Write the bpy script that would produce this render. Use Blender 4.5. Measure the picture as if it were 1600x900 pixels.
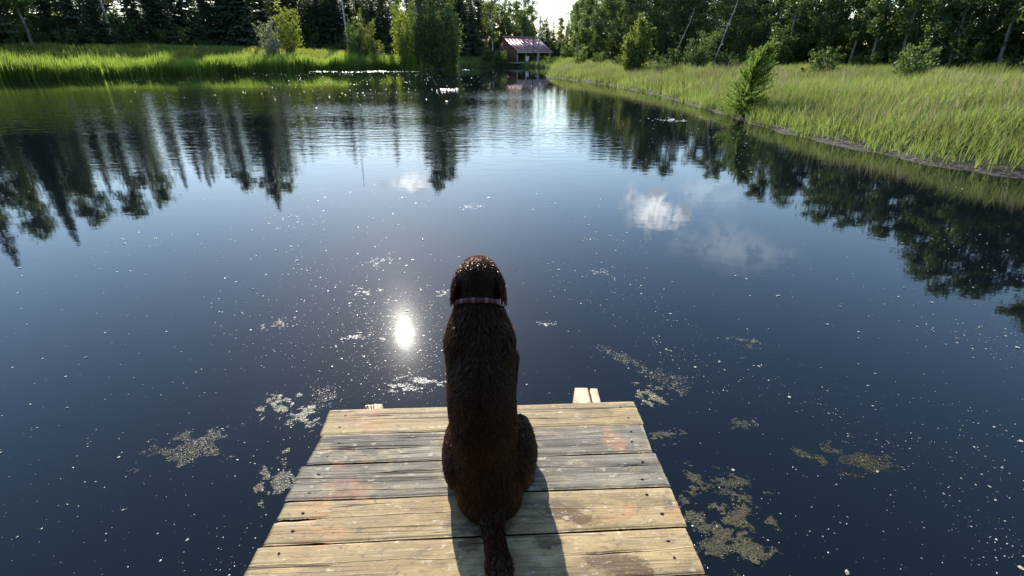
import bpy, math, random
import numpy as np
from mathutils import Vector, kdtree

# ------------------------------------------------------------------ basics
SC = bpy.context.scene
COL = SC.collection
for o in list(bpy.data.objects):
    bpy.data.objects.remove(o)
rng = np.random.default_rng(7)
random.seed(7)

# ------------------------------------------------------------------ camera, sky, sun, exposure
F = 750.0                       # focal length in pixels of a 1600 x 900 frame
PITCH = math.atan((450 - 84) / F)
CP, SP = math.cos(PITCH), math.sin(PITCH)
DOCK_Z = 0.55                   # top of the boards above the water
EYE = 1.5                       # eye above the boards
CAM_Z = DOCK_Z + EYE
SUN_EL, SUN_AZ = math.radians(30.5), math.radians(-14.6)   # azimuth from +Y towards +X

cam_data = bpy.data.cameras.new('camera')
cam = bpy.data.objects.new('camera', cam_data)
COL.objects.link(cam)
cam_data.sensor_width = 36.0
cam_data.lens = F / 1600 * 36.0
cam_data.clip_start = 0.05
cam_data.clip_end = 6000
cam.location = (0, 0, CAM_Z)
cam.rotation_euler = (math.pi / 2 - PITCH, 0, 0)
SC.camera = cam

def ray(px, py):
    u = 450 - py
    return np.array([px - 800, F * CP + u * SP, u * CP - F * SP])
def on_plane(px, py, z):
    r = ray(px, py)
    k = (z - CAM_Z) / r[2]
    return (r[0] * k, r[1] * k)
def az_el(px, py):
    r = ray(px, py)
    return math.atan2(r[0], r[1]), math.atan2(r[2], math.hypot(r[0], r[1]))

def N(t, kind, **kw):
    n = t.nodes.new(kind)
    for k, v in kw.items():
        if k == 'inp':
            for a, b in v.items():
                n.inputs[a].default_value = b
        else:
            setattr(n, k, v)
    return n
def L(t, a, b):
    t.links.new(a, b)
def math_n(t, op, a, b=None, c=None, clamp=False):
    n = t.nodes.new('ShaderNodeMath'); n.operation = op; n.use_clamp = clamp
    for i, v in enumerate((a, b, c)):
        if v is None: continue
        if isinstance(v, (int, float)): n.inputs[i].default_value = v
        else: L(t, v, n.inputs[i])
    return n.outputs[0]
def vmath(t, op, a, b=None):
    n = t.nodes.new('ShaderNodeVectorMath'); n.operation = op
    for i, v in enumerate((a, b)):
        if v is None: continue
        if isinstance(v, tuple): n.inputs[i].default_value = v
        else: L(t, v, n.inputs[i])
    return n
def mixc(t, fac, a, b):
    n = t.nodes.new('ShaderNodeMix'); n.data_type = 'RGBA'
    if isinstance(fac, (int, float)): n.inputs[0].default_value = fac
    else: L(t, fac, n.inputs[0])
    for i, v in ((6, a), (7, b)):
        if isinstance(v, tuple): n.inputs[i].default_value = (*v, 1) if len(v) == 3 else v
        else: L(t, v, n.inputs[i])
    return n.outputs[2]
def smooth(t, v, lo, hi, to0=0.0, to1=1.0):
    n = t.nodes.new('ShaderNodeMapRange'); n.interpolation_type = 'SMOOTHSTEP'
    L(t, v, n.inputs[0])
    n.inputs[1].default_value = lo; n.inputs[2].default_value = hi
    n.inputs[3].default_value = to0; n.inputs[4].default_value = to1
    return n.outputs[0]
def noise(t, vec, scale, detail=3, rough=.5, dist=0.0):
    n = t.nodes.new('ShaderNodeTexNoise')
    if vec is not None: L(t, vec, n.inputs['Vector'])
    n.inputs['Scale'].default_value = scale; n.inputs['Detail'].default_value = detail
    n.inputs['Roughness'].default_value = rough; n.inputs['Distortion'].default_value = dist
    return n.outputs['Fac']

world = bpy.data.worlds.new('World'); SC.world = world; world.use_nodes = True
wt = world.node_tree; wt.nodes.clear()
w_out = N(wt, 'ShaderNodeOutputWorld'); w_bg = N(wt, 'ShaderNodeBackground')
w_bg.inputs['Strength'].default_value = 0.15
sky = N(wt, 'ShaderNodeTexSky', sky_type='NISHITA')
sky.sun_disc = False; sky.sun_elevation = SUN_EL; sky.sun_rotation = SUN_AZ
sky.air_density = 1.25; sky.dust_density = 0.38; sky.ozone_density = 3.0; sky.altitude = 300
geo = N(wt, 'ShaderNodeTexCoord')
dvec = vmath(wt, 'NORMALIZE', geo.outputs['Generated']).outputs[0]
# fair-weather clouds: drifting sheets plus a few cumulus heads
sep = N(wt, 'ShaderNodeSeparateXYZ'); L(wt, dvec, sep.inputs[0])
dz = math_n(wt, 'ADD', math_n(wt, 'MAXIMUM', sep.outputs[2], 0.0), 0.10)
cmb = N(wt, 'ShaderNodeCombineXYZ')
L(wt, math_n(wt, 'DIVIDE', sep.outputs[0], dz), cmb.inputs[0]); L(wt, math_n(wt, 'DIVIDE', sep.outputs[1], dz), cmb.inputs[1])
sheet = noise(wt, cmb.outputs[0], 0.55, 6, .55, .3)
sheet_f = math_n(wt, 'MULTIPLY', smooth(wt, sheet, .62, .84), .35)
puff = noise(wt, dvec, 9.0, 7, .6, .4)
fine = noise(wt, dvec, 16.0, 6, .62, .8)
total = sheet_f
edge_sum = None
def cumulus(px, py, rx, ry, soft, gain):
    """a cloud head whose mirror image lies at that point of the pond"""
    global total, edge_sum
    a, e = az_el(px, py); e = -e
    d = Vector((math.sin(a) * math.cos(e), math.cos(a) * math.cos(e), math.sin(e)))
    r = Vector((math.cos(a), -math.sin(a), 0)); u = r.cross(d)
    if u.z < 0: u = -u
    off = vmath(wt, 'SUBTRACT', dvec, tuple(d)).outputs[0]
    x = math_n(wt, 'DIVIDE', vmath(wt, 'DOT_PRODUCT', off, tuple(r)).outputs['Value'], rx)
    y = math_n(wt, 'DIVIDE', vmath(wt, 'DOT_PRODUCT', off, tuple(u)).outputs['Value'], ry)
    q = math_n(wt, 'SQRT', math_n(wt, 'ADD', math_n(wt, 'MULTIPLY', x, x), math_n(wt, 'MULTIPLY', y, y)))
    q = math_n(wt, 'ADD', q, math_n(wt, 'MULTIPLY', math_n(wt, 'SUBTRACT', puff, .5), 2.6))
    q = math_n(wt, 'ADD', q, math_n(wt, 'MULTIPLY', math_n(wt, 'SUBTRACT', fine, .5), 2.2))
    m = math_n(wt, 'MULTIPLY', smooth(wt, q, 1.0, 1.0 - soft), gain)
    rim = math_n(wt, 'MULTIPLY', smooth(wt, q, .35, .85), gain)
    total = math_n(wt, 'MAXIMUM', total, m)
    edge_sum = rim if edge_sum is None else math_n(wt, 'MAXIMUM', edge_sum, math_n(wt, 'MULTIPLY', rim, m))
cumulus(1018, 326, .070, .060, .5, 1.0)
cumulus(1150, 390, .15, .060, 1.0, .27)
cumulus(652, 286, .055, .016, .6, .8)
cumulus(1090, 300, .10, .040, .9, .22)
cloud_col = mixc(wt, smooth(wt, fine, .42, .56), (3.2, 3.5, 4.1), (12.5, 12.5, 12.5))
cloud_col = vmath(wt, 'ADD', cloud_col, vmath(wt, 'MULTIPLY', sky.outputs[0], (.45, .42, .36)).outputs[0]).outputs[0]
w_col = mixc(wt, total, sky.outputs[0], cloud_col)
L(wt, w_col, w_bg.inputs['Color']); L(wt, w_bg.outputs[0], w_out.inputs[0])

sun_data = bpy.data.lights.new('sun', 'SUN'); sun = bpy.data.objects.new('sun', sun_data); COL.objects.link(sun)
sun_data.energy = 5.0; sun_data.angle = math.radians(0.55); sun_data.color = (1.0, .93, .82)
sdir = Vector((math.sin(SUN_AZ) * math.cos(SUN_EL), math.cos(SUN_AZ) * math.cos(SUN_EL), math.sin(SUN_EL)))
sun.rotation_euler = sdir.to_track_quat('Z', 'Y').to_euler(); sun.location = sdir * 60

SC.view_settings.view_transform = 'Standard'
SC.view_settings.look = 'None'
SC.view_settings.exposure = 0.90
SC.view_settings.gamma = 1.0
SC.view_settings.use_curve_mapping = False
SC.render.engine = 'CYCLES'
cy = SC.cycles
cy.use_denoising = True
cy.denoiser = 'OPENIMAGEDENOISE'
cy.denoising_input_passes = 'RGB_ALBEDO_NORMAL'
cy.max_bounces = 6; cy.diffuse_bounces = 3; cy.glossy_bounces = 4; cy.transmission_bounces = 4
cy.caustics_reflective = False; cy.caustics_refractive = False
cy.sample_clamp_indirect = 6.0

# ------------------------------------------------------------------ mesh helpers
def mesh_np(name, verts, faces, mats=(), smooth_shade=False, var=None, attr='var'):
    """faces: an (n,k) array or a list of arrays with different k"""
    me = bpy.data.meshes.new(name)
    fl = faces if isinstance(faces, (list, tuple)) else [faces]
    fl = [np.asarray(f, np.int32) for f in fl if len(f)]
    verts = np.asarray(verts, np.float32)
    me.vertices.add(len(verts)); me.vertices.foreach_set('co', verts.ravel())
    tot = np.concatenate([np.full(len(f), f.shape[1], np.int32) for f in fl])
    loops = np.concatenate([f.ravel() for f in fl])
    me.loops.add(len(loops)); me.loops.foreach_set('vertex_index', loops)
    me.polygons.add(len(tot))
    starts = np.concatenate([[0], np.cumsum(tot)[:-1]]).astype(np.int32)
    me.polygons.foreach_set('loop_start', starts); me.polygons.foreach_set('loop_total', tot)
    if smooth_shade: me.polygons.foreach_set('use_smooth', np.ones(len(tot), bool))
    if var is not None:
        a = me.attributes.new(attr, 'FLOAT', 'FACE' if len(var) == len(tot) else 'POINT')
        a.data.foreach_set('value', np.asarray(var, np.float32))
    for m in mats: me.materials.append(m)
    me.update(calc_edges=True); me.validate()
    return me
def obj(name, me, parent=None):
    o = bpy.data.objects.new(name, me); COL.objects.link(o)
    if parent is not None: o.parent = parent
    return o
def tag(o, label=None, cat=None, group=None, kind=None):
    if label: o['label'] = label
    if cat: o['category'] = cat
    if group: o['group'] = group
    if kind: o['kind'] = kind
    return o
def thing(name, label, cat, loc=(0, 0, 0), rz=0.0, group=None):
    o = obj(name, None); o.location = loc; o.rotation_euler = (0, 0, rz)
    o.empty_display_size = .2
    return tag(o, label, cat, group)

class MB:
    def __init__(s): s.v = []; s.f3 = []; s.f4 = []; s.n = 0
    def add(s, v, f):
        v = np.asarray(v, float); f = np.asarray(f, int) + s.n
        s.v.append(v); s.n += len(v)
        (s.f3 if f.shape[1] == 3 else s.f4).append(f)
    def box(s, c, d, rz=0.0, M=None):
        c = np.asarray(c, float); hx, hy, hz = np.asarray(d, float) / 2
        v = np.array([(x * hx, y * hy, z * hz) for z in (-1, 1) for y in (-1, 1) for x in (-1, 1)])
        if rz:
            ca, sa = math.cos(rz), math.sin(rz)
            v = np.stack([v[:, 0] * ca - v[:, 1] * sa, v[:, 0] * sa + v[:, 1] * ca, v[:, 2]], 1)
        s.add(v + c, [(0, 2, 3, 1), (4, 5, 7, 6), (0, 1, 5, 4), (2, 6, 7, 3), (0, 4, 6, 2), (1, 3, 7, 5)])
    def tube(s, pts, rad, sides=6, cap=True):
        pts = np.asarray(pts, float); k = len(pts); rad = np.broadcast_to(np.asarray(rad, float), (k,))
        t = np.gradient(pts, axis=0); t /= np.linalg.norm(t, axis=1)[:, None] + 1e-9
        ref = np.array([1., 0, 0]) if abs(t[0][0]) < .8 else np.array([0, 1., 0])
        a = np.cross(t, ref); a /= np.linalg.norm(a, axis=1)[:, None] + 1e-9
        b = np.cross(t, a)
        an = np.arange(sides) / sides * 2 * np.pi
        ring = pts[:, None] + rad[:, None, None] * (a[:, None] * np.cos(an)[None, :, None] + b[:, None] * np.sin(an)[None, :, None])
        i = np.arange(k - 1)[:, None] * sides; j = np.arange(sides)[None]
        j2 = (j + 1) % sides
        f = np.stack([i + j, i + j2, i + sides + j2, i + sides + j], -1).reshape(-1, 4)
        s.add(ring.reshape(-1, 3), f)
        if cap:
            for r_, sg in ((0, 1), (k - 1, -1)):
                v = np.vstack([ring[r_], pts[r_]])
                s.add(v, [((q, (q + 1) % sides, sides) if sg < 0 else ((q + 1) % sides, q, sides)) for q in range(sides)])
    def mesh(s, name, mats=(), smooth_shade=False):
        fs = []
        if s.f3: fs.append(np.vstack(s.f3))
        if s.f4: fs.append(np.vstack(s.f4))
        return mesh_np(name, np.vstack(s.v), fs, mats, smooth_shade)
    def build(s, name, mat, parent=None, smooth_shade=False):
        return obj(name, s.mesh(name, [mat], smooth_shade), parent)

def material(name):
    m = bpy.data.materials.new(name); m.use_nodes = True
    t = m.node_tree; b = t.nodes['Principled BSDF']; o = t.nodes['Material Output']
    return m, t, b, o
def plain(name, col, rough=.7, spec=.3, nscale=8.0, var=.35, metallic=0.0, bump=0.0):
    m, t, b, o = material(name)
    tc = N(t, 'ShaderNodeTexCoord')
    n = noise(t, tc.outputs['Object'], nscale, 5, .6)
    lo = tuple(c * (1 - var) for c in col); hi = tuple(min(1, c * (1 + var)) for c in col)
    L(t, mixc(t, smooth(t, n, .3, .7), lo, hi), b.inputs['Base Color'])
    b.inputs['Roughness'].default_value = rough; b.inputs['Specular IOR Level'].default_value = spec
    b.inputs['Metallic'].default_value = metallic
    if bump:
        bp = N(t, 'ShaderNodeBump'); bp.inputs['Distance'].default_value = bump
        L(t, n, bp.inputs['Height']); L(t, bp.outputs[0], b.inputs['Normal'])
    return m
def leaf_mat(name, dark, light, trans=.4, tcol=None, rough=.5, spec=.25):
    m, t, b, o = material(name)
    at = N(t, 'ShaderNodeAttribute', attribute_name='var')
    oi = N(t, 'ShaderNodeObjectInfo')
    f = math_n(t, 'ADD', math_n(t, 'MULTIPLY', at.outputs['Fac'], .75), math_n(t, 'MULTIPLY', oi.outputs['Random'], .25))
    c = mixc(t, f, dark, light)
    L(t, c, b.inputs['Base Color']); b.inputs['Roughness'].default_value = rough
    b.inputs['Specular IOR Level'].default_value = spec
    tr = N(t, 'ShaderNodeBsdfTranslucent')
    tc = tcol or tuple(min(1, x * y) for x, y in zip(light, (1.5, 1.5, .7)))
    L(t, mixc(t, f, tuple(x * .6 for x in tc), tc), tr.inputs[0])
    mx = N(t, 'ShaderNodeMixShader'); mx.inputs[0].default_value = trans
    L(t, b.outputs[0], mx.inputs[1]); L(t, tr.outputs[0], mx.inputs[2]); L(t, mx.outputs[0], o.inputs['Surface'])
    return m

# ------------------------------------------------------------------ shoreline and ground height
shore_px = [(424, 112), (470, 111.3), (520, 110.5), (570, 109.6), (612, 108.4), (640, 109), (680, 108.8), (712, 108.2),
            (722, 105.2), (755, 104.4), (790, 104), (830, 104.6), (864, 106.5)]
right_px = [(862, 112), (850, 119.0), (858, 121.3), (900, 126), (950, 134), (1000, 143), (1050, 157), (1100, 171), (1140, 183), (1176, 197)]
pond = [(-16, -2.6), (-30, 4), (-41, 17), (-45, 33), (-42, 48), (-36.5, 59)]
pond += [on_plane(x, y, 0) for x, y in shore_px]
pond += [on_plane(x, y, 0) for x, y in right_px]
pond += [(7.9, 12.5), (8.8, 9.0), (11.5, 5.5), (12.5, 1.5), (9, -2.2), (0, -3.0)]
pond = np.array(pond)
for _ in range(2):                                  # round the corners
    nxt = np.roll(pond, -1, 0)
    pond = np.stack([pond * .75 + nxt * .25, pond * .25 + nxt * .75], 1).reshape(-1, 2)
def shore_dist(x, y):
    """signed distance to the water's edge, positive on land"""
    x = np.asarray(x, float); y = np.asarray(y, float); shp = x.shape
    p = np.stack([x.ravel(), y.ravel()], 1)
    best = np.full(len(p), 1e9); inside = np.zeros(len(p), bool)
    a = pond; b = np.roll(pond, -1, 0)
    for i in range(len(a)):
        ab = b[i] - a[i]; ap = p - a[i]
        tt = np.clip((ap @ ab) / (ab @ ab + 1e-12), 0, 1)
        d = ap - tt[:, None] * ab
        best = np.minimum(best, (d * d).sum(1))
        c = (a[i, 1] > p[:, 1]) != (b[i, 1] > p[:, 1])
        if c.any():
            xi = a[i, 0] + (p[:, 1] - a[i, 1]) * ab[0] / (ab[1] if ab[1] else 1e-9)
            inside ^= c & (p[:, 0] < xi)
    r = np.sqrt(best)
    return np.where(inside, -r, r).reshape(shp)
def wob(x, y, s, ph=0.0):
    return (np.sin(x * s + ph) * np.cos(y * s * 1.13 + 1.7 * ph) + .5 * np.sin(x * s * 2.3 - y * s * 1.9 + ph) + .25 * np.sin(x * s * 5.1 + y * s * 4.3)) / 1.75
def vnoise(x, y, seed=0):
    xi = np.floor(x).astype(np.int64); yi = np.floor(y).astype(np.int64)
    fx = x - xi; fy = y - yi; fx = fx * fx * (3 - 2 * fx); fy = fy * fy * (3 - 2 * fy)
    def h(a, b):
        n_ = (a * 374761393 + b * 668265263 + seed * 1442695041) & 0x7fffffff
        n_ = ((n_ ^ (n_ >> 13)) * 1274126177) & 0x7fffffff
        return ((n_ ^ (n_ >> 16)) & 0xffff) / 65535.0
    return (h(xi, yi) * (1 - fx) + h(xi + 1, yi) * fx) * (1 - fy) + (h(xi, yi + 1) * (1 - fx) + h(xi + 1, yi + 1) * fx) * fy
def fbm(x, y, seed=0, octv=4):
    t_, a_, q_ = 0, .5, 0
    for k_ in range(octv):
        t_ = t_ + a_ * vnoise(x * 2 ** k_ + 17.3 * k_, y * 2 ** k_ - 9.1 * k_, seed + k_); q_ += a_; a_ *= .55
    return t_ / q_
def ground_z(x, y, s=None):
    x = np.asarray(x, float); y = np.asarray(y, float)
    if s is None: s = shore_dist(x, y)
    az = np.degrees(np.arctan2(x, np.maximum(y, .01)))
    bank = np.interp(az, [-60, -28, -18, -12, -9, 6, 9, 25, 60], [2.4, 2.4, 1.9, 1.0, .8, .8, .62, .62, .8])
    s = s + (.22 * wob(x, y, 1.9, .4) + .5 * (fbm(x * 1.1 + 200, y * 1.1 + 200, 15, 3) - .5)) * np.clip(s + 1.5, 0, 1)
    run = np.interp(az, [-60, -18, -8, 8, 60], [14, 14, 6, 6, 7])
    k = np.clip(s / run, 0, 1); k = k * k * (3 - 2 * k)
    z = np.where(s < 0, np.maximum(s * .35, -.9), .05 * np.clip(s / .5, 0, 1) + .10 * np.clip((s - .35) / .5, 0, 1) + bank * k)
    return z + .06 * wob(x, y, .7, 1.0) * np.clip(s / 3, 0, 1) + .004 * np.maximum(s - 25, 0)

def axis(lo, hi, step, far):
    mid = np.arange(lo, hi + step / 2, step)
    g = np.cumsum(step * 1.25 ** np.arange(1, 26)); g = g[g < far]
    return np.concatenate([lo - g[::-1], mid, hi + g])
gx = axis(-56, 46, .5, 1500); gy = axis(-6, 118, .5, 1500)
GX, GY = np.meshgrid(gx, gy)
GZ = ground_z(GX, GY)
nx_, ny_ = len(gx), len(gy)
ii = (np.arange(ny_ - 1)[:, None] * nx_ + np.arange(nx_ - 1)[None]).ravel()
m, t, b, o = material('bank_earth')
g = N(t, 'ShaderNodeNewGeometry'); sp = N(t, 'ShaderNodeSeparateXYZ'); L(t, g.outputs['Position'], sp.inputs[0])
n1 = noise(t, g.outputs['Position'], 1.3, 6, .6); n2 = noise(t, g.outputs['Position'], 14.0, 6, .65)
mud = mixc(t, smooth(t, n2, .35, .65), (.04, .034, .028), (.15, .135, .11))
turf = mixc(t, smooth(t, n1, .35, .7), (.045, .065, .018), (.10, .12, .035))
turf = mixc(t, smooth(t, n2, .55, .75), turf, (.14, .115, .06))
hgt = math_n(t, 'ADD', sp.outputs[2], math_n(t, 'MULTIPLY', math_n(t, 'SUBTRACT', n1, .5), .10))
L(t, mixc(t, smooth(t, hgt, .10, .24), mud, turf), b.inputs['Base Color'])
b.inputs['Roughness'].default_value = .95; b.inputs['Specular IOR Level'].default_value = .08
bp = N(t, 'ShaderNodeBump'); bp.inputs['Distance'].default_value = .06; L(t, n2, bp.inputs['Height']); L(t, bp.outputs[0], b.inputs['Normal'])
M_GROUND = m
me = mesh_np('ground', np.stack([GX.ravel(), GY.ravel(), GZ.ravel()], 1), np.stack([ii, ii + 1, ii + 1 + nx_, ii + nx_], 1), [M_GROUND], True)
tag(obj('ground', me), kind='structure')

# ------------------------------------------------------------------ water
m, t, b, o = material('pond_water')
g = N(t, 'ShaderNodeNewGeometry'); pos = g.outputs['Position']
sp = N(t, 'ShaderNodeSeparateXYZ'); L(t, pos, sp.inputs[0])
def stretched(sx, sy, rot=0.0):
    mp = N(t, 'ShaderNodeMapping'); L(t, pos, mp.inputs[0]); mp.inputs['Scale'].default_value = (sx, sy, 1); mp.inputs['Rotation'].default_value = (0, 0, rot)
    return mp.outputs[0]
patch = noise(t, stretched(.05, .13, .1), 1.0, 3, .5)
swell = noise(t, stretched(.35, .9, .12), 1.0, 2, .5)
rip = noise(t, stretched(1.5, 3.6, .1), 1.0, 3, .55)
fin = noise(t, stretched(7.0, 9.0, -.15), 1.0, 3, .6)
# a light breeze ruffles the middle of the pond; the near water and the lee of the far bank stay calm
breeze = math_n(t, 'MULTIPLY', smooth(t, sp.outputs[1], 8.0, 15.0), smooth(t, sp.outputs[1], 40.0, 26.0))
breeze = math_n(t, 'MULTIPLY', breeze, smooth(t, patch, .36, .62, .40, 1.0))
breeze = math_n(t, 'MULTIPLY', breeze, smooth(t, sp.outputs[0], 4.0, .5, .12, 1.0))     # the right bank gives shelter
amp = math_n(t, 'ADD', math_n(t, 'MULTIPLY', breeze, 1.0), .03)
hgt = math_n(t, 'MULTIPLY', math_n(t, 'MULTIPLY', swell, math_n(t, 'ADD', amp, .05)), .0030)
hgt = math_n(t, 'ADD', hgt, math_n(t, 'MULTIPLY', math_n(t, 'MULTIPLY', rip, amp), .022))
hgt = math_n(t, 'ADD', hgt, math_n(t, 'MULTIPLY', math_n(t, 'MULTIPLY', fin, math_n(t, 'ADD', amp, .05)), .0030))
bp = N(t, 'ShaderNodeBump'); bp.inputs['Distance'].default_value = 1.0; bp.inputs['Strength'].default_value = 1.0
L(t, hgt, bp.inputs['Height']); L(t, bp.outputs[0], b.inputs['Normal'])
silt = noise(t, stretched(.5, .5), 1.0, 4, .6)
L(t, mixc(t, silt, (.0018, .0035, .006), (.0035, .0055, .0075)), b.inputs['Base Color'])
b.inputs['Roughness'].default_value = .021; b.inputs['IOR'].default_value = 1.333
b.inputs['Specular IOR Level'].default_value = .5
film = N(t, 'ShaderNodeBsdfGlossy'); film.inputs['Roughness'].default_value = .17; L(t, bp.outputs[0], film.inputs['Normal'])
fres = N(t, 'ShaderNodeFresnel'); fres.inputs['IOR'].default_value = 1.333; L(t, bp.outputs[0], fres.inputs['Normal'])
film.inputs['Color'].default_value = (1, 1, 1, 1)
add_ = N(t, 'ShaderNodeMixShader'); L(t, math_n(t, 'MULTIPLY', math_n(t, 'MINIMUM', fres.outputs[0], .06), .011), add_.inputs[0])
L(t, b.outputs[0], add_.inputs[1]); L(t, film.outputs[0], add_.inputs[2]); L(t, add_.outputs[0], o.inputs['Surface'])
M_WATER = m
wv = np.array([(-60, -9, 0), (30, -9, 0), (30, 112, 0), (-60, 112, 0)], float)
tag(obj('water', mesh_np('water', wv, np.array([[0, 1, 2, 3]]), [M_WATER])), kind='structure')

# ------------------------------------------------------------------ tree prototypes (10 m tall, scaled when placed)
def blades(cen, dirs, nrm, length, width, rs, bend=.0):
    """rhombic leaf quads: centre, axis direction, normal, length, width"""
    side = np.cross(dirs, nrm); side /= np.linalg.norm(side, axis=1)[:, None] + 1e-9
    l = np.asarray(length).reshape(-1, 1); w = np.asarray(width).reshape(-1, 1)
    a = cen - dirs * l * .5; c = cen + dirs * l * .5
    e = cen + side * w * .5 - dirs * l * .06; d = cen - side * w * .5 - dirs * l * .06
    v = np.stack([a, e, c, d], 1).reshape(-1, 3)
    f = (np.arange(len(cen)) * 4)[:, None] + np.arange(4)[None]
    return v, f
def rand_dirs(rs, n):
    v = rs.normal(size=(n, 3)); return v / np.linalg.norm(v, axis=1)[:, None]
def limb(rs, a, b, n=5, wobble=.06, sag=0.0):
    tt = np.linspace(0, 1, n)[:, None]
    p = a + (b - a) * tt
    ln = np.linalg.norm(b - a)
    p[1:-1] += rs.normal(size=(n - 2, 3)) * wobble * ln
    p[:, 2] += -sag * ln * (tt[:, 0] * (1 - tt[:, 0])) * 4
    return p

def broadleaf(seed, bark, leaf, H=10.0, base=.22, R=1.7, nlimb=26, ncl=5, per=42, lsz=.17, clr=.36, shape='oval', lean=0.0, rise=.8):
    rs = np.random.default_rng(seed)
    mb = MB()
    n = 9
    tz = np.linspace(0, 1, n)
    trunk = np.stack([np.cumsum(rs.normal(size=n) * .05) + lean * tz ** 1.5 * H, np.cumsum(rs.normal(size=n) * .05), tz * H * .97], 1)
    trunk[0] = 0
    trunk[0, 2] = -.3
    mb.tube(trunk, np.interp(tz, [0, .08, 1], [.15, .105, .015]), 7)
    cen = []
    for i in range(nlimb):
        f = base + (1 - base) * (i + rs.random()) / nlimb
        f = min(f, .985)
        p0 = np.array([np.interp(f, tz, trunk[:, k]) for k in range(3)])
        u = (f - base) / (1 - base)
        rr = R * {'oval': math.sin(math.pi * min(1, .12 + .82 * u)) ** .8, 'column': .55 + .45 * math.sin(math.pi * min(1, u + .1)), 'round': math.sqrt(max(.05, 1 - (1.7 * u - .75) ** 2))}[shape]
        rr *= rs.uniform(.55, 1.15)
        an = rs.uniform(0, 2 * np.pi) if i % 2 else i * 2.4
        p1 = p0 + np.array([math.cos(an) * rr, math.sin(an) * rr, rr * rise * rs.uniform(.4, 1.2)])
        lm = limb(rs, p0, p1)
        mb.tube(lm, np.linspace(.05 * (1.15 - f), .008, len(lm)), 5, cap=False)
        for k in range(ncl):
            tt = rs.uniform(.35, 1.05)
            q = p0 + (p1 - p0) * tt + rs.normal(size=3) * .16 * rr
            cen.append(q)
            if k % 2 == 0:
                mb.tube(limb(rs, p0 + (p1 - p0) * tt * .8, q, 3), np.linspace(.014, .005, 3), 4, cap=False)
    cen = np.array(cen)
    cnt = len(cen) * per
    idx = np.repeat(np.arange(len(cen)), per)
    csz = rs.uniform(.6, 1.35, len(cen))[idx]
    c = cen[idx] + rs.normal(size=(cnt, 3)) * clr * np.array([1, 1, .8]) * csz[:, None] * .6
    d = rand_dirs(rs, cnt); d[:, 2] -= .35; d /= np.linalg.norm(d, axis=1)[:, None]
    nn = rand_dirs(rs, cnt) + np.array([0, 0, .5])
    sz = lsz * rs.uniform(.6, 1.4, cnt)
    v, fc = blades(c, d, nn, sz, sz * .72, rs)
    clv = rs.uniform(0, 1, len(cen))[idx]
    var = np.clip(.55 * clv + .45 * rs.random(cnt), 0, 1)
    return mb.mesh('trunk', [bark], True), mesh_np('crown', v, fc, [leaf], False, var)

def spruce(seed, bark, leaf, H=10.0, R=1.55, base=.04, step=.2, dens=1.0, power=.85):
    rs = np.random.default_rng(seed)
    mb = MB()
    tz = np.linspace(0, 1, 8)
    tr = np.stack([rs.normal(size=8) * .02, rs.normal(size=8) * .02, tz * H], 1); tr[0] = (0, 0, -.3)
    mb.tube(tr, np.interp(tz, [0, .1, 1], [.15, .115, .008]), 7)
    C, D, NN, LL, W, V = [], [], [], [], [], []
    z = base * H
    while z < H * .99:
        u = z / H
        nb = int(rs.integers(5, 8) * dens + .5)
        a0 = rs.uniform(0, 6.28)
        for k in range(nb):
            ln = (R * (1 - u) ** power + .06) * rs.uniform(.6, 1.12)
            an = a0 + k * 6.283 / nb + rs.normal() * .22
            out = np.array([math.cos(an), math.sin(an), 0])
            droop = rs.uniform(.10, .40) * (1 - .9 * u)
            zz = z + rs.normal() * .05
            if rs.random() < .45:
                mb.tube([(0, 0, zz), tuple(out * ln * .5 + np.array([0, 0, zz - droop * ln * .35])), tuple(out * ln * .95 + np.array([0, 0, zz - droop * ln * .6]))], [.018, .01, .003], 4, cap=False)
            m_ = max(3, int(ln / .13))
            bv = rs.random()
            for q in range(m_):
                tt = (q + .6) / m_
                p = out * ln * tt + np.array([0, 0, zz - droop * ln * (tt * 1.05 - .45 * tt * tt)])
                wdt = .42 * ln * (1 - .75 * tt) + .10
                for sgn in (-1, 1):
                    sd = np.array([-out[1], out[0], 0]) * sgn
                    dd = sd * rs.uniform(.5, 1) + out * rs.uniform(.5, .9) + np.array([0, 0, -rs.uniform(.15, .75)])
                    dd /= np.linalg.norm(dd)
                    l_ = wdt * rs.uniform(.7, 1.2)
                    C.append(p + dd * l_ * .5); D.append(dd); NN.append(rs.normal(size=3) * .5 + np.array([0, 0, 1])); LL.append(l_); W.append(l_ * .30 + .02); V.append(.6 * bv + .4 * rs.random())
            p = out * ln + np.array([0, 0, zz - droop * ln * .6])
            C.append(p); D.append(out * .9 + np.array([0, 0, .1])); NN.append(np.array([0, 0, 1.]) + rs.normal(size=3) * .3); LL.append(.22); W.append(.07); V.append(rs.random())
        z += step * (1.15 - .55 * u) * rs.uniform(.8, 1.2)
    D = np.array(D); D /= np.linalg.norm(D, axis=1)[:, None]
    v, f = blades(np.array(C), D, np.array(NN), LL, W, rs)
    return mb.mesh('trunk', [bark], True), mesh_np('crown', v, f, [leaf], False, V)

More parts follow.
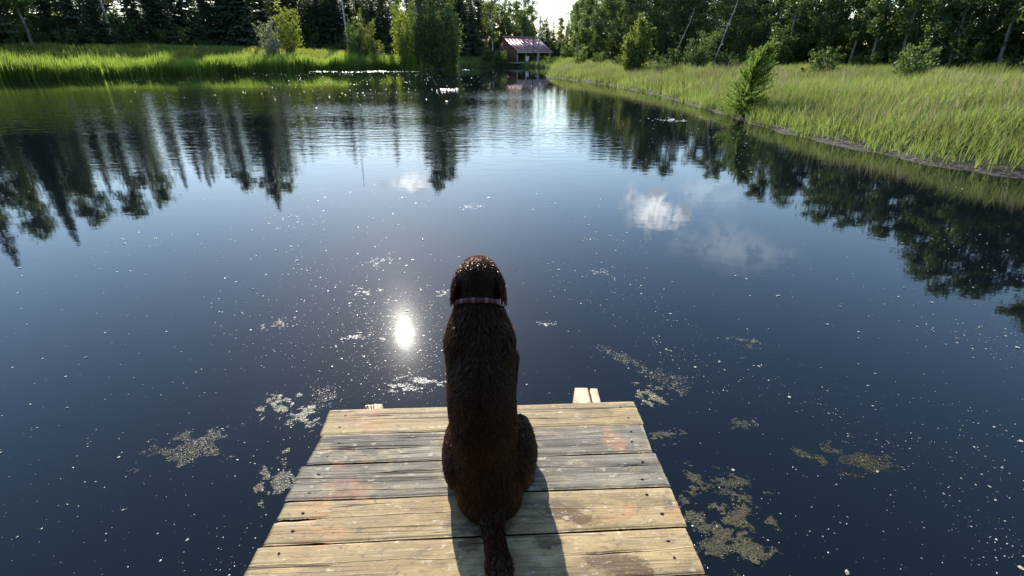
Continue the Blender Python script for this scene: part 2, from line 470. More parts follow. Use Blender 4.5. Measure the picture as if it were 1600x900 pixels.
def shrub(seed, bark, leaf, H=3.0, spread=1.0, stems=16, per=150, lsz=.13, aspect=.35, lowfill=.15, upright=1.0, lean=(0, 0)):
    rs = np.random.default_rng(seed)
    mb = MB(); C, D, V, S = [], [], [], []
    for i in range(stems):
        an = i * 2.39996 + rs.normal() * .3
        r0 = spread * .25 * rs.random(); r1 = spread * rs.uniform(.25, 1.0)
        h = H * rs.choice([rs.uniform(.35, .7), rs.uniform(.7, 1.0)], p=[.45, .55]) * (1 - .35 * (r1 / spread) ** 2 * upright)
        a = np.array([math.cos(an) * r0, math.sin(an) * r0, -.15]); bb = np.array([math.cos(an) * r1 + lean[0] * h, math.sin(an) * r1 + lean[1] * h, h])
        n = 7; tt = np.linspace(0, 1, n)
        p = a + (bb - a) * tt[:, None]
        p[:, 2] = a[2] + (bb[2] - a[2]) * (1 - (1 - tt) ** 1.35)
        p[1:] += rs.normal(size=(n - 1, 3)) * .03 * H
        mb.tube(p, np.linspace(.022, .004, n) * (H / 3) ** .5, 5, cap=False)
        sv = rs.random()
        u = rs.uniform(lowfill, 1.02, per) ** .9
        q = np.stack([np.interp(u, tt, p[:, k]) for k in range(3)], 1)
        wd = .115 * H ** .75 * 1.25 * (.22 + .75 * np.sin(np.pi * np.clip(u, .05, .97))) * .6 * rs.uniform(.6, 1.3)
        off = rs.normal(size=(per, 3)) * wd[:, None] * np.array([1, 1, .9])
        C.append(q + off)
        dd = off / (np.linalg.norm(off, axis=1)[:, None] + 1e-6) + np.array([0, 0, .9]) + rs.normal(size=(per, 3)) * .5
        D.append(dd / np.linalg.norm(dd, axis=1)[:, None]); V.append(.5 * sv + .5 * rs.random(per)); S.append(lsz * rs.uniform(.6, 1.4, per))
    C = np.vstack(C); D = np.vstack(D); V = np.concatenate(V); S = np.concatenate(S)
    C[:, 2] = np.maximum(C[:, 2], .02)
    v, f = blades(C, D, rand_dirs(rs, len(C)), S, S * aspect * 1.6, rs)
    return mb.mesh('stems', [bark], True), mesh_np('foliage', v, f, [leaf], False, V)

def bare_trunk(seed, bark, H=10.0, r=.09, twigs=22, lean=(0, 0), bow=.0):
    rs = np.random.default_rng(seed); mb = MB(); n = 10; tz = np.linspace(0, 1, n)
    tr = np.stack([lean[0] * H * tz ** 1.2 + bow * np.sin(tz * 3.1) + np.cumsum(rs.normal(size=n)) * .03, lean[1] * H * tz + np.cumsum(rs.normal(size=n)) * .03, tz * H], 1); tr[0] = (0, 0, -.3)
    mb.tube(tr, np.linspace(r, r * .18, n), 7)
    tw = MB()
    for i in range(twigs):
        f = rs.uniform(.35, 1)
        p0 = np.array([np.interp(f, tz, tr[:, k]) for k in range(3)]); an = rs.uniform(0, 6.28); l_ = rs.uniform(.3, 1.1) * (1.25 - f)
        p1 = p0 + np.array([math.cos(an) * l_, math.sin(an) * l_, l_ * rs.uniform(-.1, .9)])
        lm = limb(rs, p0, p1, 4); tw.tube(lm, np.linspace(.018, .004, 4), 4, cap=False)
        for q in range(2):
            e = p1 + rs.normal(size=3) * .3 * l_; tw.tube([tuple(lm[2]), tuple(e)], [.007, .003], 3, cap=False)
    return mb.mesh('trunk', [bark], True), tw.mesh('branches', [bark], True)

BARK_DARK = plain('spruce_bark', (.055, .042, .033), .9, .1, 6, .4)
BARK_GREY = plain('poplar_bark', (.17, .165, .145), .85, .15, 5, .35)
BARK_PALE = plain('birch_bark', (.46, .45, .42), .75, .2, 3, .35)
M_SPRUCE = leaf_mat('spruce_needles', (.024, .042, .028), (.075, .115, .062), .2)
M_POPLAR = leaf_mat('poplar_leaves', (.045, .078, .032), (.13, .19, .065), .4)
M_ASPEN = leaf_mat('aspen_leaves', (.055, .09, .028), (.17, .21, .065), .42)
M_DARKLEAF = leaf_mat('alder_leaves', (.036, .062, .028), (.10, .15, .052), .38)
M_WILLOW = leaf_mat('willow_leaves', (.07, .11, .022), (.22, .27, .06), .48)
M_SILVER = leaf_mat('silver_leaves', (.11, .13, .095), (.30, .33, .25), .3)
M_LARCH = leaf_mat('larch_needles', (.06, .13, .02), (.19, .30, .055), .5, (.30, .46, .07))

PR = {
    'spruce': [spruce(11, BARK_DARK, M_SPRUCE), spruce(12, BARK_DARK, M_SPRUCE, R=1.25, power=.75), spruce(13, BARK_DARK, M_SPRUCE, R=1.9)],
    'poplar': [broadleaf(21, BARK_GREY, M_POPLAR), broadleaf(22, BARK_GREY, M_POPLAR, R=1.45, shape='column', nlimb=28), broadleaf(23, BARK_GREY, M_POPLAR, R=2.0, nlimb=30), broadleaf(24, BARK_GREY, M_DARKLEAF, R=1.8, base=.14, nlimb=30)],
    'aspen': [broadleaf(31, BARK_PALE, M_ASPEN, R=1.2, base=.34, nlimb=22, per=34, shape='column'), broadleaf(32, BARK_PALE, M_ASPEN, R=1.5, base=.3, nlimb=22, per=34)],
    'dense': [broadleaf(41, BARK_GREY, M_DARKLEAF, R=2.1, base=.08, nlimb=34, per=46), broadleaf(42, BARK_GREY, M_POPLAR, R=1.9, base=.1, nlimb=34, per=46)],
}
def tree(kind, name, label, cat, az, D, H, group=None, var=None, wide=1.0, rz=None, sink=0.0):
    x, y = math.sin(az) * D, math.cos(az) * D
    z = float(ground_z(np.array([x]), np.array([y]))[0]) - sink
    pr = PR[kind]; i = random.randrange(len(pr)) if var is None else var
    e = thing(name, label, cat, (x, y, z), random.uniform(0, 6.28) if rz is None else rz, group)
    k = H / 10; e.scale = (k * wide, k * wide, k)
    for nm, me in zip(('trunk', 'crown'), pr[i]): obj(nm, me, e)
    return e
def px_az(px, py=60): return az_el(px, py)[0]
def tip(px, py, D):
    """azimuth and height of a tree whose top is mirrored at that pixel"""
    a, e = az_el(px, py)
    x, y = math.sin(a) * D, math.cos(a) * D
    return a, D * math.tan(-e) - CAM_Z - float(ground_z(np.array([x]), np.array([y]))[0])

# trees read off the photograph: mirrored top, distance
front = [
    # kind, variant, top px, top py, D, wide, label
    ('spruce', 2, 438, 331, 97, 1.0, 'tallest dark spruce, far left behind the pale leafy shrubs'),
    ('spruce', 0, 426, 300, 100, 1.0, None), ('spruce', 1, 455, 262, 107, 1.0, None),
    ('spruce', 0, 476, 252, 109, .9, None), ('spruce', 1, 489, 249, 109, .9, None),
    ('spruce', 2, 497, 228, 107, 1.5, None), ('spruce', 2, 515, 222, 108, 1.5, None), ('spruce', 0, 528, 230, 109, 1.4, None),
    ('spruce', 0, 541, 225, 110, 1.0, None), ('spruce', 0, 557, 257, 109, 1.0, None), ('spruce', 1, 570, 232, 112, 1.3, None),
    ('poplar', 1, 545, 225, 112, 1.0, None), ('spruce', 2, 604, 225, 107, 1.1, None),
    ('spruce', 1, 622, 258, 109, 1.0, 'slim dark spruce just left of the bright yellow-green willow'),
    ('poplar', 0, 592, 215, 114, .9, None), ('poplar', 1, 640, 215, 98, .8, None), ('spruce', 1, 634, 190, 112, 1.2, None),
    ('aspen', 0, 668, 255, 84, .7, 'thin poplar rising from the left half of the wooded point'),
    ('poplar', 1, 680, 286, 85, .75, 'tall narrow poplar in the middle of the wooded point'),
    ('poplar', 1, 692, 293, 86, .8, 'tallest narrow poplar of the wooded point, dark crown'),
    ('aspen', 0, 706, 280, 86, .7, 'slim poplar at the right end of the wooded point'),
    ('spruce', 2, 728, 255, 99, .95, 'broad black-green spruce between the wooded point and the shelter'),
    ('spruce', 0, 742, 225, 102, .95, 'dark spruce closest to the slender aspen beside the shelter'),
    ('spruce', 1, 752, 200, 110, 1.2, None), ('poplar', 0, 716, 235, 104, .9, None),
    ('aspen', 1, 771, 212, 96, 1.0, 'slender open aspen standing just left of the red-roofed shelter'),
    ('poplar', 2, 802, 215, 110, 1.0, 'broad leafy poplar behind the left half of the shelter roof'),
    ('poplar', 0, 822, 208, 111, 1.0, 'leafy poplar rising behind the ridge of the shelter roof'),
    ('spruce', 1, 851, 172, 108, 1.5, 'small dark spruce just right of the shelter roof'),
    ('aspen', 0, 873, 171, 104, 1.2, 'narrow ragged tree between the shelter spruce and the right-hand forest'),
    ('aspen', 0, 893, 206, 72, .8, 'sparse ragged poplar at the left edge of the right-hand forest'),
    ('poplar', 3, 908, 215, 69, .8, 'dark poplar second from the left edge of the right-hand forest'),
    ('poplar', 3, 926, 240, 66, .9, None), ('poplar', 0, 942, 246, 65, .9, None), ('poplar', 2, 957, 252, 66, .9, None),
    ('poplar', 3, 972, 251, 64, .95, None), ('dense', 0, 988, 265, 62, .9, None), ('poplar', 2, 1004, 270, 62, .9, None),
    ('dense', 0, 1020, 262, 60, .9, None), ('poplar', 3, 1036, 276, 59, .9, None), ('dense', 1, 1052, 222, 59, 1.0, None),
    ('poplar', 3, 1066, 232, 58, 1.0, None), ('dense', 0, 1082, 256, 57, 1.0, None), ('poplar', 2, 1098, 262, 56, 1.0, None),
    ('dense', 1, 1112, 277, 55, 1.0, None), ('poplar', 3, 1130, 266, 53, 1.0, None), ('dense', 0, 1149, 270, 52, 1.0, None), ('poplar', 2, 1167, 281, 51, 1.0, None),
]
G_L = 'dark spruces in the forest behind the left reed bank'
G_LP = 'poplars in the forest behind the left reed bank'
G_R = 'leafy trees in the forest behind the right grass bank'
profile = []
for kind, var, px, py, D, wide, label in front:
    a, H = tip(px, py, D)
    profile.append((a, -az_el(px, py)[1]))
    nm = {'spruce': 'spruce_tree', 'poplar': 'poplar_tree', 'aspen': 'aspen_tree', 'dense': 'alder_tree'}[kind]
    grp = None
    if label is None:
        if px > 900: label, grp = 'dark leafy tree in the forest behind the right grass bank', G_R
        elif kind == 'spruce': label, grp = 'dark spruce in the forest behind the left reed bank', G_L
        else: label, grp = 'thin poplar among the spruces behind the left reed bank', G_LP
    tree(kind, nm, label, 'tree', a, D, max(H, 3.0), grp, var, wide)
# the woods go on behind and to both sides
profile.sort()
pa = np.array([q[0] for q in profile]); pe = np.array([q[1] for q in profile])
def cap_el(a): return float(np.interp(a, pa, pe))
k = 0
for row, (dd, frac) in enumerate(((6, .9), (13, .85), (21, .8))):
    a = math.radians(-27 + row * .5)
    while a < math.radians(27):
        base = float(np.interp(math.degrees(a), [-27, -12, -6, 4, 7, 9, 20, 27], [105, 109, 103, 112, 104, 70, 60, 54])) + dd + random.uniform(-2, 2)
        e = cap_el(a) * frac * random.uniform(.75, 1.05)
        gz = float(ground_z(np.array([math.sin(a) * base]), np.array([math.cos(a) * base]))[0])
        H = base * math.tan(e) - CAM_Z - gz
        right = a > math.radians(6.5)
        if H > 3:
            if right: tree(random.choice(['poplar', 'dense', 'dense']), 'poplar_tree', 'leafy tree deep in the right-hand forest', 'tree', a, base, H, 'trees deep in the right-hand forest', None, 1.35)
            else: tree(random.choice(['spruce', 'spruce', 'dense', 'poplar']), 'forest_tree', 'tree deep in the forest on the far side of the pond', 'tree', a, base, H, 'trees deep in the forest on the far side', None, 1.25)
        a += 2.0 / base * random.uniform(.7, 1.3)
# beyond the edges of the photograph
for a_deg in np.arange(-28.0, -56, -1.35):
    for dd in (0, 6, 13):
        a = math.radians(a_deg + random.uniform(-.5, .5))
        D = float(np.interp(a_deg, [-56, -48, -40, -32, -28], [70, 76, 84, 94, 101])) + dd + random.uniform(-1.5, 1.5)
        H = random.uniform(13, 19) if random.random() < .7 else random.uniform(8, 12)
        tree(random.choice(['spruce', 'spruce', 'poplar', 'spruce', 'aspen']), 'forest_tree', 'tree in the forest along the left shore', 'tree', a, D, H, 'trees along the left shore' if dd else 'front trees along the left shore')
for a_deg in np.arange(27.5, 60, 1.7):
    for dd in (0, 5, 11):
        a = math.radians(a_deg + random.uniform(-.6, .6))
        D = float(np.interp(a_deg, [27, 35, 45, 60], [49, 42, 36, 32])) + dd + random.uniform(-1, 1)
        tree(random.choice(['poplar', 'dense', 'poplar']), 'poplar_tree', 'leafy tree in the forest along the right shore', 'tree', a, D, random.uniform(6.5, 10), 'trees along the right shore' if dd else 'front trees along the right shore')

for i_ in range(22):  # unseen trees added behind the camera to block skylight on dog and dock
    a = math.radians(95 + i_ * 170 / 21 + random.uniform(-3, 3)); D = random.uniform(8.5, 13) + (3 if i_ % 2 else 0)
    tree(random.choice(['poplar', 'dense', 'dense', 'spruce']), 'forest_tree', 'added unseen tree behind the camera, keeping skylight off the dock', 'tree', a, D, random.uniform(9, 12.5), 'added unseen trees behind the camera', None, 1.2)
ORD = ['first', 'second', 'third', 'fourth', 'fifth', 'sixth', 'seventh', 'eighth', 'ninth', 'tenth', 'eleventh', 'twelfth', 'thirteenth', 'fourteenth', 'fifteenth', 'sixteenth', 'seventeenth', 'eighteenth', 'nineteenth', 'twentieth', 'twenty-first', 'twenty-second', 'twenty-third', 'twenty-fourth', 'twenty-fifth', 'twenty-sixth']
for grp, fmt in ((G_L, '%s dark spruce from the left in the forest behind the reed bank'), (G_LP, '%s thin poplar from the left in the forest behind the reed bank'),
                 (G_R, '%s tree from the left in the front row of the right-hand forest'), ('front trees along the left shore', '%s tree from the photo edge leftwards in the left shore forest front'),
                 ('front trees along the right shore', '%s tree from the photo edge rightwards in the right shore forest front')):
    mem = sorted([q for q in COL.objects if q.get('group') == grp], key=lambda q: math.atan2(q.location.x, q.location.y) * (-1 if grp.endswith('left shore') else 1))
    for q, w_ in zip(mem, ORD): q['label'] = fmt % w_

# ------------------------------------------------------------------ bare and leaning trunks
def snag(name, label, px, py_base, D, H, mat, seed, r=.09, lean=(0, 0), bow=0.0, twigs=20):
    a = px_az(px, py_base); x, y = math.sin(a) * D, math.cos(a) * D
    z = float(ground_z(np.array([x]), np.array([y]))[0])
    e = thing(name, label, 'tree', (x, y, z), -a)
    for nm, me in zip(('trunk', 'branches'), bare_trunk(seed, mat, H, r, twigs, lean, bow)): obj(nm, me, e)
    return e
M_SNAG = plain('dead_wood', (.36, .35, .33), .85, .2, 4, .35)
M_SNAGD = plain('dark_dead_wood', (.07, .06, .05), .9, .15, 4, .4)
snag('dead_tree', 'pale bare tree above the bushy poplar shrub, leaning left', 546, 78, 88, 17.3, M_SNAG, 51, .16, (-.03, 0), 0, 26)
snag('dead_tree', 'dark bare trunk leaning left out of the wooded point', 662, 104, 78.5, 14, M_SNAGD, 52, .17, (-.05, 0), 0, 16)
snag('dead_tree', 'short pale bent trunk at the right side of the wooded point', 718, 90, 81, 6.3, M_SNAG, 53, .10, (-.06, 0), -.25, 5)
snag('dead_tree', 'tall pale bare pole standing by the right end of the shelter roof', 840, 92, 90, 13.5, M_SNAG, 54, .13, (.035, 0), .1, 10)
snag('dead_tree', 'thin dark bare trunk crossing the front of the shelter roof', 834, 92, 91, 7.2, M_SNAGD, 58, .09, (.01, 0), 0, 6)
snag('dead_tree', 'grey thin trunk leaning right in front of the right-hand forest', 1113, 103, 41, 6.0, M_SNAG, 55, .055, (.22, 0), .05, 10)
snag('dead_tree', 'faint grey slanting trunk left of the spiky willow shrub', 1048, 92, 47, 4.6, M_SNAG, 56, .05, (.26, 0), .05, 8)
snag('dead_tree', 'bare thin tree top left of the wooded point in the forest', 640, 84, 91, 15, M_SNAGD, 57, .10, (.0, 0), 0, 30)

# ------------------------------------------------------------------ shrubs
def bush(name, label, px, D, H, spread, mat, seed, bark=BARK_GREY, group=None, cat='shrub', py=90, **kw):
    a = px_az(px, py); x, y = math.sin(a) * D, math.cos(a) * D
    z = float(ground_z(np.array([x]), np.array([y]))[0])
    if D > 70: H *= 1.22
    e = thing(name, label, cat, (x, y, max(z, -.05)), -a, group)
    for nm, me in zip(('stems', 'foliage'), shrub(seed, bark, mat, H, spread, **kw)): obj(nm, me, e)
    return e
bush('willow_shrub', 'silvery grey-leaved shrub at the left end of the reed bank', 427, 79, 5.2, 1.5, M_SILVER, 61, stems=20, per=130, lsz=.22)
bush('leafy_shrub', 'light green leafy shrub right of the silvery shrub', 457, 83, 6.6, 1.9, M_WILLOW, 62, stems=22, per=150, lsz=.24)
bush('poplar_shrub', 'bushy green poplar shrub standing on the meadow behind the reeds', 557, 80, 5.6, 1.6, M_POPLAR, 63, stems=24, per=170, lsz=.24, lowfill=.05)
bush('leafy_shrub', 'tall shrub close behind the bushy poplar shrub', 574, 83, 6.6, 1.5, M_ASPEN, 64, stems=18, per=150, lsz=.24, lowfill=.05)
bush('leafy_shrub', 'low rounded shrub at the right foot of the bushy poplar shrub', 588, 81, 3.2, 1.4, M_ASPEN, 65, stems=16, per=120, lsz=.22, lowfill=.05)
bush('willow_shrub', 'bright yellow-green willow at the left end of the wooded point', 633, 77.5, 8.0, 1.5, M_WILLOW, 66, stems=26, per=200, lsz=.24, lowfill=.03)
bush('alder_shrub', 'dark green alder thicket filling the middle of the wooded point', 668, 79.5, 7.4, 1.9, M_DARKLEAF, 67, stems=30, per=210, lsz=.24, lowfill=.0)
bush('alder_shrub', 'dark green alder right of the leaning trunk on the wooded point', 690, 80, 7.8, 1.8, M_DARKLEAF, 68, stems=28, per=200, lsz=.24, lowfill=.0)
bush('leafy_shrub', 'lighter green bush at the right end of the wooded point', 707, 80, 7.6, 1.3, M_POPLAR, 69, stems=22, per=190, lsz=.23, lowfill=.0)
bush('leafy_shrub', 'green bush between the yellow-green willow and the dark alder thicket', 650, 78.8, 6.4, 1.5, M_POPLAR, 168, stems=24, per=180, lsz=.23, lowfill=.0)
bush('leafy_shrub', 'lighter bush in front of the alder thicket on the wooded point', 694, 79, 5.2, 1.7, M_ASPEN, 169, stems=22, per=170, lsz=.22, lowfill=.0)
bush('low_shrub', 'low dark shrub at the waterline of the wooded point', 680, 78.6, 2.6, 3.4, M_DARKLEAF, 70, stems=40, per=110, lsz=.22, lowfill=.0)
bush('leafy_shrub', 'leafy shrub hiding the left end of the shelter', 781, 92.5, 2.7, 1.5, M_POPLAR, 71, stems=20, per=140, lsz=.24, lowfill=.0)
bush('leafy_shrub', 'small shrub at the foot of the slender aspen', 762, 95, 2.5, 1.6, M_POPLAR, 72, stems=18, per=110, lsz=.24, lowfill=.0)
bush('birch_sapling', 'pale-stemmed sapling clump at the left edge of the right forest', 908, 57, 2.7, .8, M_ASPEN, 73, bark=BARK_PALE, stems=14, per=90, lsz=.18, lowfill=.1)
bush('round_tree', 'round yellow-green bushy tree on the right grass bank', 995, 43, 4.7, 1.25, M_ASPEN, 74, stems=34, per=260, lsz=.155, lowfill=.02, aspect=.45, cat='tree')
bush('willow_shrub', 'spiky upright willow shrub before the right-hand forest', 1090, 41, 2.9, 1.3, M_POPLAR, 75, stems=26, per=130, lsz=.17, lowfill=.05, upright=.4, aspect=.22, lean=(.18, 0))
bush('willow_shrub', 'low greyish shrub left of the spiky willow shrub', 1058, 42.5, 1.9, 1.1, M_DARKLEAF, 76, stems=18, per=110, lsz=.16, lowfill=.05)
for i_, (px_, D_, H_, lb) in enumerate(((1030, 47, 1.5, 'low bush right of the round yellow-green tree'), (935, 55, 1.7, 'ragged bush left of the round yellow-green tree on the right bank'), (1135, 40, 1.6, 'dark low bush below the grey leaning trunk on the right bank'), (1185, 36, 1.9, 'bush behind the feathery young larch'), (1290, 30, 1.8, 'bush on the right bank, first beyond the photo edge'), (1430, 26, 1.9, 'bush on the right bank, second beyond the photo edge'), (970, 50, 1.3, 'small bush at the left foot of the round yellow-green tree'))):
    bush('leafy_shrub', lb, px_, D_, H_, .95, M_POPLAR if i_ % 2 else M_DARKLEAF, 300 + i_, stems=18, per=110, lsz=.13, lowfill=.0)
sh_proto = [shrub(81, BARK_DARK, M_DARKLEAF, 3.0, 1.9, stems=20, per=110, lsz=.24, lowfill=.0), shrub(82, BARK_DARK, M_POPLAR, 2.6, 1.7, stems=18, per=110, lsz=.22, lowfill=.0)]
def under(a, D, s, label, group):
    x, y = math.sin(a) * D, math.cos(a) * D
    e = thing('undergrowth_shrub', label, 'shrub', (x, y, float(ground_z(np.array([x]), np.array([y]))[0])), random.uniform(0, 6.28), group)
    e.scale = (s, s, s * random.uniform(.8, 1.2))
    for nm, me in zip(('stems', 'foliage'), random.choice(sh_proto)): obj(nm, me, e)
a = math.radians(-56)
while a < math.radians(60):
    d = math.degrees(a)
    D = float(np.interp(d, [-56, -48, -40, -32, -26, -12, -5, 3, 6, 8.5, 14, 20, 27, 35, 45, 60], [69, 75, 83, 93, 102, 105, 103, 108, 103, 69, 60.5, 55, 49, 41, 35, 31]))
    far = D > 62
    for q in range(3):
        under(a + random.uniform(-.5, .5) / D, D + q * 3 + random.uniform(-.7, .7), random.uniform(.6, 1.2) * (1.0 + .5 * q if far else .75 + .55 * q),
              'low dark shrub at the foot of the far forest' if far else 'low dark shrub at the foot of the right-hand forest',
              'undergrowth at the foot of the far forest' if far else 'undergrowth at the foot of the right-hand forest')
    a += (2.4 if far else 1.7) / D

# young larch leaning over the right bank
def young_larch():
    rs = np.random.default_rng(91)
    x, y = on_plane(1138, 177, .12); x += .42; z = float(ground_z(np.array([x]), np.array([y]))[0])
    a = math.atan2(x, y)
    e = thing('young_larch', 'feathery bright green young larch at the waterline of the right bank', 'tree', (x, y, z), -a)
    mb = MB(); H = 2.35; n = 8; tz = np.linspace(0, 1, n)
    tr = np.stack([.16 * H * tz ** 1.3, .05 * tz, tz * H * .9], 1); tr[0, 2] = -.15
    mb.tube(tr, np.linspace(.04, .006, n), 6)
    C, D, V, S = [], [], [], []
    for i in range(210):
        f = rs.uniform(.03, .98) ** 1.0
        p0 = np.array([np.interp(f, tz, tr[:, k]) for k in range(3)]); an = rs.uniform(0, 6.28)
        l_ = (.80 * (1 - f) ** .8 + .26) * rs.uniform(.6, 1.15)
        up = .10 + .95 * f
        p1 = p0 + np.array([math.cos(an) * l_ * (1 - .45 * f) + .35 * l_ * f, math.sin(an) * l_ * (1 - .45 * f), l_ * up])
        lm = limb(rs, p0, p1, 5, .03, .08); mb.tube(lm, np.linspace(.010, .002, 5), 4, cap=False)
        k = int(170 * l_) + 40
        u = rs.uniform(.08, 1.0, k); q = np.stack([np.interp(u, np.linspace(0, 1, 5), lm[:, j]) for j in range(3)], 1)
        ax = (p1 - p0) / np.linalg.norm(p1 - p0)
        dd = rand_dirs(rs, k) + ax * .9; dd /= np.linalg.norm(dd, axis=1)[:, None]
        s_ = rs.uniform(.045, .09, k)
        C.append(q + dd * s_[:, None] * .5); D.append(dd); S.append(s_); V.append(.4 * rs.random() + .6 * rs.random(k))
    C = np.vstack(C); v, f = blades(C, np.vstack(D), rand_dirs(rs, len(C)), np.concatenate(S), np.concatenate(S) * .24, rs)
    obj('trunk', mb.mesh('trunk', [BARK_DARK], True), e)
    obj('crown', mesh_np('crown', v, f, [M_LARCH], False, np.concatenate(V)), e)
young_larch()

# ------------------------------------------------------------------ reeds and grass
def grass(name, label, n, area, height, width, mat, lean, seed, smin, smax, az_lim=None, cat='grass', curve=.5):
    rs = np.random.default_rng(seed)
    xs, ys = [], []
    got = 0
    while got < n:
        x = rs.uniform(area[0], area[1], n * 2); y = rs.uniform(area[2], area[3], n * 2)
        if az_lim is not None:
            a = np.degrees(np.arctan2(x, y)); k = (a > az_lim[0]) & (a < az_lim[1]); x, y = x[k], y[k]
        s = shore_dist(x, y) + .25 * wob(x, y, 2.2, .3)
        dens = .55 + .45 * wob(x, y, .9, 2.0)
        k = (s > smin) & (s < smax) & (rs.random(len(x)) < dens + .35)
        xs.append(x[k]); ys.append(y[k]); got += int(k.sum())
    x = np.concatenate(xs)[:n]; y = np.concatenate(ys)[:n]
    tuft = rs.random(n) < .6                         # most blades stand in tufts
    qx = np.round(x / .33 + vnoise(x * .7, y * .7, 3)) * .33; qy = np.round(y / .33 + vnoise(x * .7 + 9, y * .7, 4)) * .33
    x = np.where(tuft, x * .45 + qx * .55, x); y = np.where(tuft, y * .45 + qy * .55, y)
    ok = shore_dist(x, y) > smin - .12; x = np.where(ok, x, x + .15)
    z = np.maximum(ground_z(x, y), -.05)
    h = height(x, y, shore_dist(x, y)) * rs.uniform(.6, 1.2, n) * (.45 + 1.1 * fbm(x * .55, y * .55, seed, 4))
    an = rs.uniform(0, 2 * np.pi, n)
    ln = rs.uniform(.05, curve, n) * h
    dx = np.cos(an) * ln + lean[0] * h; dy = np.sin(an) * ln + lean[1] * h
    fa = rs.uniform(0, np.pi, n); w = width * rs.uniform(.7, 1.4, n)
    sx, sy = np.cos(fa) * w / 2, np.sin(fa) * w / 2
    base = np.stack([x, y, z - .03], 1); mid = base + np.stack([dx * .35, dy * .35, h * .6], 1); top = base + np.stack([dx, dy, h], 1)
    sd = np.stack([sx, sy, 0 * sx], 1)
    v = np.stack([base - sd, base + sd, mid + sd * .8, mid - sd * .8, top], 1).reshape(-1, 3)
    i0 = np.arange(n) * 5
    q = i0[:, None] + np.array([[0, 1, 2, 3]]); tr = i0[:, None] + np.array([[3, 2, 4]])
    var = np.clip(.5 + 2.0 * 1.4 * (fbm(x * .4, y * .4, seed + 5, 4) - .5) + rs.normal(size=n) * .2, 0, 1)
    me = mesh_np(name, v, [q, tr], [mat], False, np.concatenate([var, var]))
    return tag(obj(name, me), label, cat, kind='stuff')
M_REED = leaf_mat('reed_blades', (.05, .10, .014), (.17, .27, .05), .6, (.34, .48, .07))
M_GRASS = leaf_mat('meadow_grass', (.08, .12, .02), (.26, .30, .08), .55, (.42, .48, .08))
M_GRASSR = leaf_mat('bank_grass', (.028, .085, .018), (.21, .26, .075), .48, (.33, .42, .09))
M_STRAW = leaf_mat('straw_heads', (.17, .12, .06), (.33, .26, .15), .35, (.4, .32, .18))
grass('reed_bed', 'bright green reeds along the left bank of the pond', 26000, (-62, -13, 15, 84), lambda x, y, s: 1.6 + 0 * x, .055, M_REED, (.12, 0), 101, -.5, 2.2, (-58, -10.4), 'reeds', .3)
grass('meadow_grass', 'yellow-green meadow grass behind the left reeds', 42000, (-76, -12, 15, 106), lambda x, y, s: .65 + 0 * x, .06, M_GRASS, (.05, 0), 102, 2.6, 24, (-58, -10.5), 'grass', .5)
grass('shore_grass', 'low grass along the far bank in front of the red-roofed shelter', 22000, (-20, 12, 72, 104), lambda x, y, s: .75 + 0 * x, .055, M_GRASSR, (0, 0), 103, .0, 8, (-11, 8), 'grass', .4)
grass('bank_grass', 'tall yellow-green grass covering the right bank', 75000, (2, 40, 24, 66), lambda x, y, s: .38 + .22 * np.clip(s / 2, 0, 1), .024, M_GRASSR, (.03, 0), 104, .15, 16, (2.5, 60), 'grass', .55)
grass('bank_grass', 'tall grass on the nearest stretch of the right bank', 70000, (6, 40, 4, 24.5), lambda x, y, s: .36 + .22 * np.clip(s / 2, 0, 1),   .014, M_GRASSR, (.03, 0), 105, .12, 12, (6, 75), 'grass', .6)
grass('seed_heads', 'brownish flowering stalks mixed into the right bank grass', 16000, (3, 40, 6, 60), lambda x, y, s: .68 + 0 * x, .016, M_STRAW, (.02, 0), 106, .7, 9, (3, 70), 'grass', .3)

